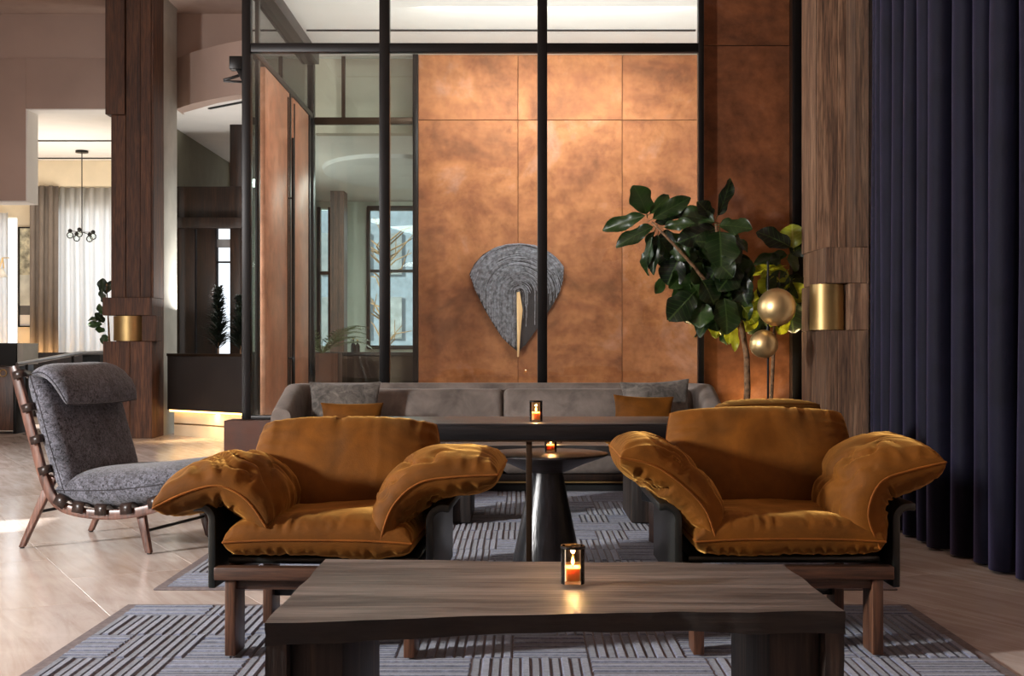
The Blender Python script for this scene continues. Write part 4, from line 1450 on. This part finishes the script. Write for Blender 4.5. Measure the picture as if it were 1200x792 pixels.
# ------------------------------------------------------------------ brass globe floor lamp
fl = thing('floor_lamp', 'black floor lamp with two brass globes in front of the fig leaves', 'lamp', (gx(900, 9.9), 9.9, 0))
xs = gx(900, 9.9)
MB().lathe([(0, 0), (0.14, 0), (0.14, 0.015), (0.02, 0.02), (0, 0.02)], 32, (xs, 9.9, 0)).build('base', m_black, fl, ang=40)
MB().tube([(xs, 9.9, 0.015), (xs, 9.9, gz(306, 9.9))], 0.0085, 10).build('stem', m_black, fl)
g1, g2 = W(909.5, 360, 9.9), W(895, 403, 9.9)
MB().ball((g1.x, 9.88, g1.z), 22.3 / F * 9.9, 40, 24).build('globe', m_brass, fl, ang=180)
MB().ball((g2.x, 9.90, g2.z), 16.8 / F * 9.9, 36, 20).build('globe', m_brass, fl, ang=180)
MB().lathe([(0, 0), (0.016, 0), (0.016, 0.03), (0, 0.03)], 12, (xs, 9.9, g2.z + 0.105)).build('collar', m_black, fl)

# ------------------------------------------------------------------ wall artwork: fan of grey fibre
art = thing('wall_art', 'fan-shaped grey fibre artwork with a pale gold sliver on the copper wall', 'artwork', tuple(W(606, 418, 14.36)))
AD = 14.35
outl = [(550, 321), (556, 309), (566, 298), (580, 290), (596, 286), (610, 285), (626, 287), (640, 293), (652, 302), (661, 313), (660, 328), (656, 342), (648, 357), (638, 372), (626, 390), (616, 404),
        (607, 412), (598, 405), (588, 395), (577, 378), (566, 359), (556, 338)]
poly = [((x - PX) * AD / F, CAM_H + (PY - y) * AD / F) for x, y in outl]
MB().prism(poly, AD - 0.02, AD + 0.03, lambda a, b, c: (a, c, b)).build('backing', m_fibred, art, bev=0.008)


def inside(px, pz):
    c = False
    n = len(poly)
    for i in range(n):
        x1, z1 = poly[i]
        x2, z2 = poly[(i + 1) % n]
        if (z1 > pz) != (z2 > pz) and px < (x2 - x1) * (pz - z1) / (z2 - z1) + x1:
            c = not c
    return c


fb = MB()
cc = ((608 - PX) * AD / F, CAM_H + (PY - 344) * AD / F)
rr_ = random.Random(4)
for q in range(620):
    r = 0.02 + 0.56 * rr_.random() ** 0.8
    yj = AD - 0.02 - rr_.uniform(0.0, 0.035) * (1 - r * 0.8)
    run = []
    pts = []
    leg = 0.62
    a0 = rr_.uniform(-20, 200)
    span = rr_.uniform(30, 130)
    for k in range(26):
        an = R(a0 + span * k / 25)
        x = cc[0] + r * 1.02 * math.cos(an)
        z = cc[1] + r * 0.98 * math.sin(an)
        if math.sin(an) < 0:
            x = cc[0] + math.copysign(r * 1.02, math.cos(an)) * (1 + 0.3 * math.sin(an) * 0)
            z = cc[1] + math.sin(an) * 1.1
        pts.append((x + rr_.uniform(-0.002, 0.002), yj, z + rr_.uniform(-0.002, 0.002)))
    for p in pts:
        if inside(p[0], p[2]):
            run.append(p)
        else:
            if len(run) > 2:
                fb.tube(run, 0.003, 4)
            run = []
    if len(run) > 2:
        fb.tube(run, 0.003, 4)
o = fb.build('fibres', m_fibre, art, recalc=False)
o['kind'] = 'stuff'
gp = [((x - PX) * AD / F, CAM_H + (PY - y) * AD / F) for x, y in ((605.5, 343), (609, 342), (612.5, 363), (610, 390), (608, 418), (606, 418), (606, 390))]
MB().prism(gp, AD - 0.085, AD - 0.055, lambda a, b, c: (a, c, b)).build('sliver', m_gold, art, bev=0.003)

# ------------------------------------------------------------------ small spotlight bracket on the glass frame
sb = thing('spotlight', 'black spotlight bracket on the corner post of the glass wall', 'lamp', (XL - 0.05, GY, gz(84)))
MB().box(gx(270), XL - 0.04, GY - 0.05, GY + 0.05, gz(82), gz(67)).build('body', m_black, sb, bev=0.004)
MB().prism([(gx(277), gz(82)), (XL - 0.04, gz(82)), (XL - 0.04, gz(97))], GY - 0.02, GY + 0.02, lambda a, b, c: (a, c, b)).build('bracket', m_black, sb, bev=0.002)
MB().bar((gx(262), GY, gz(94)), (gx(282), GY, gz(88)), 0.03, 0.02).bar((gx(262), GY, gz(95)), (gx(284), GY, gz(96)), 0.03, 0.016).build('arm', m_black, sb, bev=0.002)

# ------------------------------------------------------------------ dark planter with its lit plinth
pt = thing('planter', 'long dark planter box on a warm glowing plinth right of the left pillar', 'planter', (-3.75, 15.6, 0))
A0, A1 = Vector((-4.42, 16.10, 0)), Vector((-3.05, 14.95, 0))
dv = (A1 - A0).normalized()
nv_ = Vector((-dv.y, dv.x, 0))
if nv_.y < 0:
    nv_ = -nv_


def slabp(i0, i1, z0, z1, e=0.0):
    a, b = A0 + nv_ * i0 - dv * e, A1 + nv_ * i0 + dv * e
    c, d = A1 + nv_ * i1 + dv * e, A0 + nv_ * i1 - dv * e
    return MB().prism([(p.x, p.y) for p in (a, b, c, d)], z0, z1)


bxm = slabp(0.0, 0.04, 0.33, 1.0)
for q0, q1, w0, w1 in ((0.58, 0.62, 0.33, 1.0), (0.04, 0.58, 0.33, 0.37)):
    e = slabp(q0, q1, w0, w1)
    bxm.add(e.v, e.f)
bxm.build('box', m_pot, pt)
slabp(-0.015, 0.06, 1.0, 1.035).build('rim', m_bronze, pt, bev=0.004)
slabp(0.10, 0.52, 0.0, 0.33).build('plinth', m_cream, pt)
slabp(0.03, 0.05, 0.305, 0.328).build('led_strip', m_led, pt)
slabp(0.10, 0.13, 0.14, 0.16).build('groove', m_brassdull, pt)
area('planter_glow', ((A0 + A1) / 2 + nv_ * 0.04 + Vector((0, 0, 0.30)))[:], ((A0 + A1) / 2 + nv_ * 0.06)[:], 0.05, 1.6, 9, (1.0, 0.68, 0.32))
slabp(0.045, 0.575, 0.371, 0.93).build('soil', m_soil, pt)


def spiky(mb, c, h, n, rnd, w=0.012, spread=0.5):
    for k in range(n):
        an = rnd.uniform(0, 2 * PI)
        tl = rnd.uniform(0.5, 1.0)
        zz = c[2] + h * rnd.uniform(0.16, 0.94)
        ln = 0.30 * spread * (1.15 - (zz - c[2]) / h) + 0.05
        p0 = Vector((c[0], c[1], zz))
        p2 = p0 + Vector((math.cos(an) * ln, math.sin(an) * ln, ln * rnd.uniform(0.1, 0.8)))
        p1 = p0.lerp(p2, 0.5) + Vector((0, 0, 0.04))
        sd = Vector((-math.sin(an), math.cos(an), 0)) * w
        mb.add([p0 - sd * 0.4, p0 + sd * 0.4, p1 + sd, p1 - sd, p2], [(0, 1, 2, 3), (3, 2, 4)])


for k, (px_, py_, h) in enumerate(((256, 16.05, 0.95), (282, 15.6, 0.8))):
    x_ = gx(px_, py_)
    sh = thing('shrub', ['tall dark spiky shrub in front of the bright slit window', 'dark spiky shrub in the planter beside the glass corner post', 'low dark spiky shrub at the left end of the planter'][k], 'plant',
               (x_, py_, 0.931), 0, 'shrubs in the dark planter')
    mb = MB()
    spiky(mb, (x_, py_ , 0.94), h, 340, rnd, 0.015, 0.78)
    o = mb.build('foliage', m_shrub, sh, recalc=False)
    o['kind'] = 'stuff'
    MB().tube([(x_, py_, 0.932), (x_, py_, 0.94 + h * 0.95)], [0.012, 0.004], 6).build('stem', m_bark, sh)

# ------------------------------------------------------------------ dining room things
# small fig at the left pillar
f3 = thing('fig_tree', 'young fig plant in front of the sheer curtain beside the left pillar', 'plant', (gx(128, 17.9), 17.9, 0))
MB().tube([(gx(128, 17.9), 17.9, 0.3), (gx(128, 17.9), 17.9, 1.2), (gx(125, 17.9), 17.9, 2.0)], [0.02, 0.016, 0.008], 8).build('trunk', m_bark, f3, ang=180)
MB().lathe([(0, 0), (0.16, 0), (0.2, 0.35), (0.18, 0.35), (0.17, 0.3), (0, 0.3)], 24, (gx(128, 17.9), 17.9, 0)).build('pot', m_pot, f3, ang=40)
for (bx0, by0, tx0, ty0, w0) in ((122, 342, 118, 326, 11), (124, 345, 130, 328, 10), (124, 355, 116, 340, 10), (120, 375, 104, 372, 8), (120, 380, 102, 380, 7), (122, 378, 112, 366, 9),
                                 (123, 388, 112, 384, 8), (124, 392, 120, 402, 8), (124, 362, 130, 350, 10), (122, 368, 114, 358, 9), (124, 350, 128, 362, 10)):
    put_leaf(f3, W(bx0, by0, 17.9), W(tx0, ty0, 17.85 + rnd.uniform(-0.05, 0.05)), w0 * 17.9 / F, 0, rnd)

# chandelier
ch = thing('pendant_lamp', 'black branching pendant lamp hanging before the bright sheer curtain', 'lamp', (gx(96, 20.6), 20.6, 2.9))
hx = gx(96, 20.6)
hz = gz(272, 20.6)
MB().lathe([(0, 0), (0.10, 0), (0.10, 0.03), (0, 0.03)], 20, (hx, 20.6, 4.245)).build('canopy', m_black, ch, ang=40)
MB().tube([(hx, 20.6, 4.25), (hx, 20.6, hz)], 0.008, 6).build('rod', m_black, ch)
for k, (dx, dy_, dz) in enumerate(((-0.19, 0, 0.02), (-0.12, 0.1, -0.02), (0.0, -0.12, 0.03), (0.09, 0.1, -0.03), (0.18, 0.0, 0.0))):
    a = MB().tube([(hx, 20.6, hz), (hx + dx, 20.6 + dy_, hz + dz)], 0.006, 6).build('arm', m_black, ch)
    MB().ball((hx + dx, 20.6 + dy_, hz + dz), 0.035, 12, 8).build('socket', m_black, a)
    MB().ball((hx + dx, 20.6 + dy_, hz + dz - 0.07), 0.055, 14, 10).build('shade', m_glass, a)

# tall framed print
fp = thing('picture', 'tall narrow framed print on the cream wall between the two sheer curtains', 'picture', (gx(30.5, 21.95), 21.95, gz(383, 21.95)))
fx0, fx1, fz0, fz1 = gx(21.5, 21.95), gx(38.5, 21.95), gz(383, 21.95), gz(266, 21.95)
MB().box(fx0, fx0 + 0.02, 21.93, 21.99, fz0, fz1).box(fx1 - 0.02, fx1, 21.93, 21.99, fz0, fz1).box(fx0, fx1, 21.93, 21.99, fz1 - 0.02, fz1).box(fx0, fx1, 21.93, 21.99, fz0, fz0 + 0.02).build('frame', m_black, fp)
zb = [fz0 + 0.02, gz(369, 21.95), gz(358, 21.95), gz(322, 21.95), fz1 - 0.02]
for k, mm in enumerate((m_white, plain('print_slate', (88, 88, 90), 0.6), plain('print_pale', (206, 208, 198), 0.6), m_paper)):
    MB().box(fx0 + 0.02, fx1 - 0.02, 21.965, 21.985, zb[k], zb[k + 1]).build('print', mm, fp)

# brass wall lamp at the left edge
wl_ = thing('wall_lamp', 'small brass forked wall lamp at the far left edge before the sheer', 'lamp', (gx(3, 21.4), 21.4, gz(325, 21.4)))
bx1, bz1 = gx(3, 21.4), gz(302, 21.4)
MB().tube([(bx1, 21.4, bz1), (bx1 - 0.04, 21.38, bz1 - 0.18)], 0.012, 8).tube([(bx1, 21.4, bz1), (bx1 + 0.03, 21.38, bz1 - 0.18)], 0.012, 8).tube([(bx1, 21.4, bz1), (bx1, 21.70, bz1 + 0.02)], 0.010, 8).build('fork', m_brass, wl_)
MB().lathe([(0.02, 0.14), (0.09, 0.0), (0.085, 0.0), (0.018, 0.135)], 20, (bx1, 21.38, bz1 - 0.32)).build('shade', m_globe_white, wl_, ang=180)
MB().ball((bx1, 21.38, bz1 - 0.26), 0.03, 12, 8).build('bulb', emit('bulb_glow', (255, 226, 180), 8), wl_)

# banquette along the far window with warm light behind it
bq = thing('banquette', 'long dark banquette under the far windows with warm light behind it', 'sofa', (-7.0, 20.9, 0))
MB().box(-9.4, -5.3, 20.6, 21.2, 0, 0.45).build('seat', m_darkwood, bq, bev=0.03)
MB().box(-9.4, -5.3, 21.05, 21.25, 0.45, 1.03).build('back', m_darkwood, bq, bev=0.03)
MB().box(-9.4, -5.3, 21.30, 21.33, 0.92, 0.96).build('led_strip', m_led, bq)
area('banquette_glow', (-8.3, 21.40, 0.95), (-8.3, 21.75, 1.6), 1.2, 0.05, 8, (1.0, 0.62, 0.28))
# dark host stand at the left edge
hs = thing('host_stand', 'dark host stand with brown leather front at the far left edge', 'desk', (-6.85, 16.6, 0))
hd = 16.5
MB().box(-7.28, gx(18, hd), hd, hd + 0.55, 0.04, gz(430, hd)).build('body', m_walnut, hs, bev=0.006)
MB().box(-7.28, gx(19, hd), hd - 0.03, hd + 0.6, gz(428, hd), gz(402, hd)).build('upper', m_slot, hs, bev=0.006)
MB().box(gx(19.5, hd), gx(26, hd), hd + 0.02, hd + 0.55, gz(427, hd), gz(402, hd)).build('side_screen', m_concrete, hs, bev=0.003)
MB().box(gx(16, hd), gx(19.5, hd), hd - 0.02, hd + 0.58, 0.0, gz(428, hd)).build('corner_post', m_black, hs, bev=0.003)
ring = [(gx(4, hd) + 0.045 * math.cos(a), hd - 0.015, gz(437, hd) + 0.045 * math.sin(a)) for a in [2 * PI * k / 20 for k in range(20)]]
MB().tube(ring, 0.008, 6, closed=True).build('ring_pull', m_brass, hs)
# steel handrail behind the lounge chair
hr = thing('handrail', 'brushed steel handrail sloping up behind the grey lounge chair', 'handrail', (-5.9, 16.9, 0))
h0, h1, h2 = W(20, 427, 16.2), W(92, 414, 17.1), W(122, 413, 17.3)
MB().tube([h0, h1, h2], 0.028, 10).build('rail', m_steel, hr, ang=60)
for p in (h0.lerp(h1, 0.15), h0.lerp(h1, 0.9)):
    MB().tube([(p.x, p.y, 0), (p.x, p.y, p.z)], 0.018, 8).build('post', m_black, hr)
MB().box(gx(100, 17.4), gx(120, 17.4), 17.3, 17.5, 0, gz(416, 17.4)).build('end_panel', m_slot, hr)

# ------------------------------------------------------------------ things behind the rear glass
ct = thing('counter', 'long dark counter in the room behind the rear glass', 'counter', (-1.9, 16.9, 0))
MB().box(-3.0, 0.4, 16.6, 17.3, 0, 1.0).build('body', m_bronze, ct, bev=0.005)
MB().box(-3.05, 0.45, 16.55, 17.35, 1.0, 1.05).build('worktop', m_black, ct, bev=0.004)
MB().box(-2.75, -2.6, 16.58, 16.6, 0.0, 0.98).build('panel', m_walnut, ct)
for k, (px_, hh) in enumerate(((414, 0.17), (419, 0.15))):
    x_ = gx(px_, 16.8)
    bt = thing('bottle', ['taller green glass bottle on the counter behind the glass', 'shorter green glass bottle on the counter behind the glass'][k], 'bottle', (x_, 16.8, 1.05), 0, 'bottles on the counter')
    MB().lathe([(0, 0), (0.03, 0), (0.03, hh * 0.55), (0.011, hh * 0.75), (0.011, hh), (0, hh)], 16, (x_, 16.8, 1.05)).build('body', m_leather, bt, ang=40)
    MB().lathe([(0, 0), (0.013, 0), (0.013, 0.015), (0, 0.015)], 10, (x_, 16.8, 1.05 + hh)).build('cap', m_brass, bt)
pp = thing('potted_palm', 'feathery palm in a brown box planter behind the rear glass', 'plant', (-2.42, 15.75, 0))
MB().box(-2.62, -2.2, 15.55, 15.95, 0, 1.04).build('planter_box', m_copperp, pp, bev=0.006)
for k in range(13):
    an = rnd.uniform(0, 2 * PI) if k > 3 else [0.1, -0.5, 0.5, -0.15][k]
    ln = rnd.uniform(0.45, 0.75)
    el = rnd.uniform(0.5, 1.35) if k > 3 else [0.75, 0.9, 1.0, 0.55][k]
    mb = MB()
    pts = []
    for q in range(9):
        t_ = q / 8
        e2 = el - 1.3 * t_ * t_ * 0.8
        if q == 0:
            p = Vector((-2.42, 15.75, 1.04))
        else:
            p = pts[-1] + Vector((math.cos(an) * math.cos(e2), math.sin(an) * math.cos(e2), math.sin(e2))) * ln / 8
        pts.append(p)
    mb.tube(pts, [0.007 * (1 - 0.8 * q / 8) for q in range(9)], 5)
    for q in range(2, 9):
        for hf in (0, 0.5):
            p = pts[q] if hf == 0 or q == 8 else pts[q].lerp(pts[q + 1], 0.5)
            tng = (pts[q] - pts[q - 1]).normalized()
            sd = tng.cross(Vector((0, 0, 1))).normalized()
            for sg in (-1, 1):
                l2 = 0.20 * (1 - 0.55 * abs(q / 8 - 0.45))
                e = p + (sd * sg * 0.75 + tng * 0.65 + Vector((0, 0, -0.25))) * l2
                mid = p.lerp(e, 0.45)
                mb.add([p, mid + tng * 0.009, e, mid - tng * 0.009], [(0, 1, 2, 3)])
    mb.build('frond', m_palm, pp, recalc=False)

# outside the rear window: a pale building and a bare tree
bd = thing('building', 'grey building seen through the far window behind the rear glass', 'building', (-3.5, 40, 0))
MB().box(-9.0, 3.0, 40, 44, 0, 5.4).build('facade', plain('grey_facade', (120, 128, 142), 0.8), bd)
for i in range(6):
    for j in range(2):
        x_, z_ = -6.2 + i * 1.0, 1.4 + j * 2.0
        MB().box(x_, x_ + 0.55, 39.93, 40.0, z_, z_ + 1.3).build('window', m_steel, bd)
bt_ = thing('bare_tree', 'bare pale branching tree outside the far window', 'tree', (-3.2, 30, 0))
mbt = MB()
for k in range(26):
    z_ = rnd.uniform(0.8, 3.6)
    an = rnd.uniform(0, 2 * PI)
    p0 = Vector((-3.2, 30, z_))
    p1 = p0 + Vector((math.cos(an) * 0.5, math.sin(an) * 0.3, rnd.uniform(0.1, 0.5)))
    p2 = p1 + Vector((math.cos(an + 0.6) * 0.4, math.sin(an) * 0.2, rnd.uniform(0.0, 0.5)))
    mbt.tube([p0, p1, p2], [0.025, 0.016, 0.008], 5)
mbt.build('branches', m_bark, bt_)
MB().tube([(-3.2, 30, 0), (-3.2, 30, 2.4), (-3.1, 30, 4.2)], [0.09, 0.07, 0.03], 8).build('trunk', m_bark, bt_, ang=180)
struct(MB().box(-12, 12, 23.2, 46, -0.1, -0.01).build('ground', m_concrete))
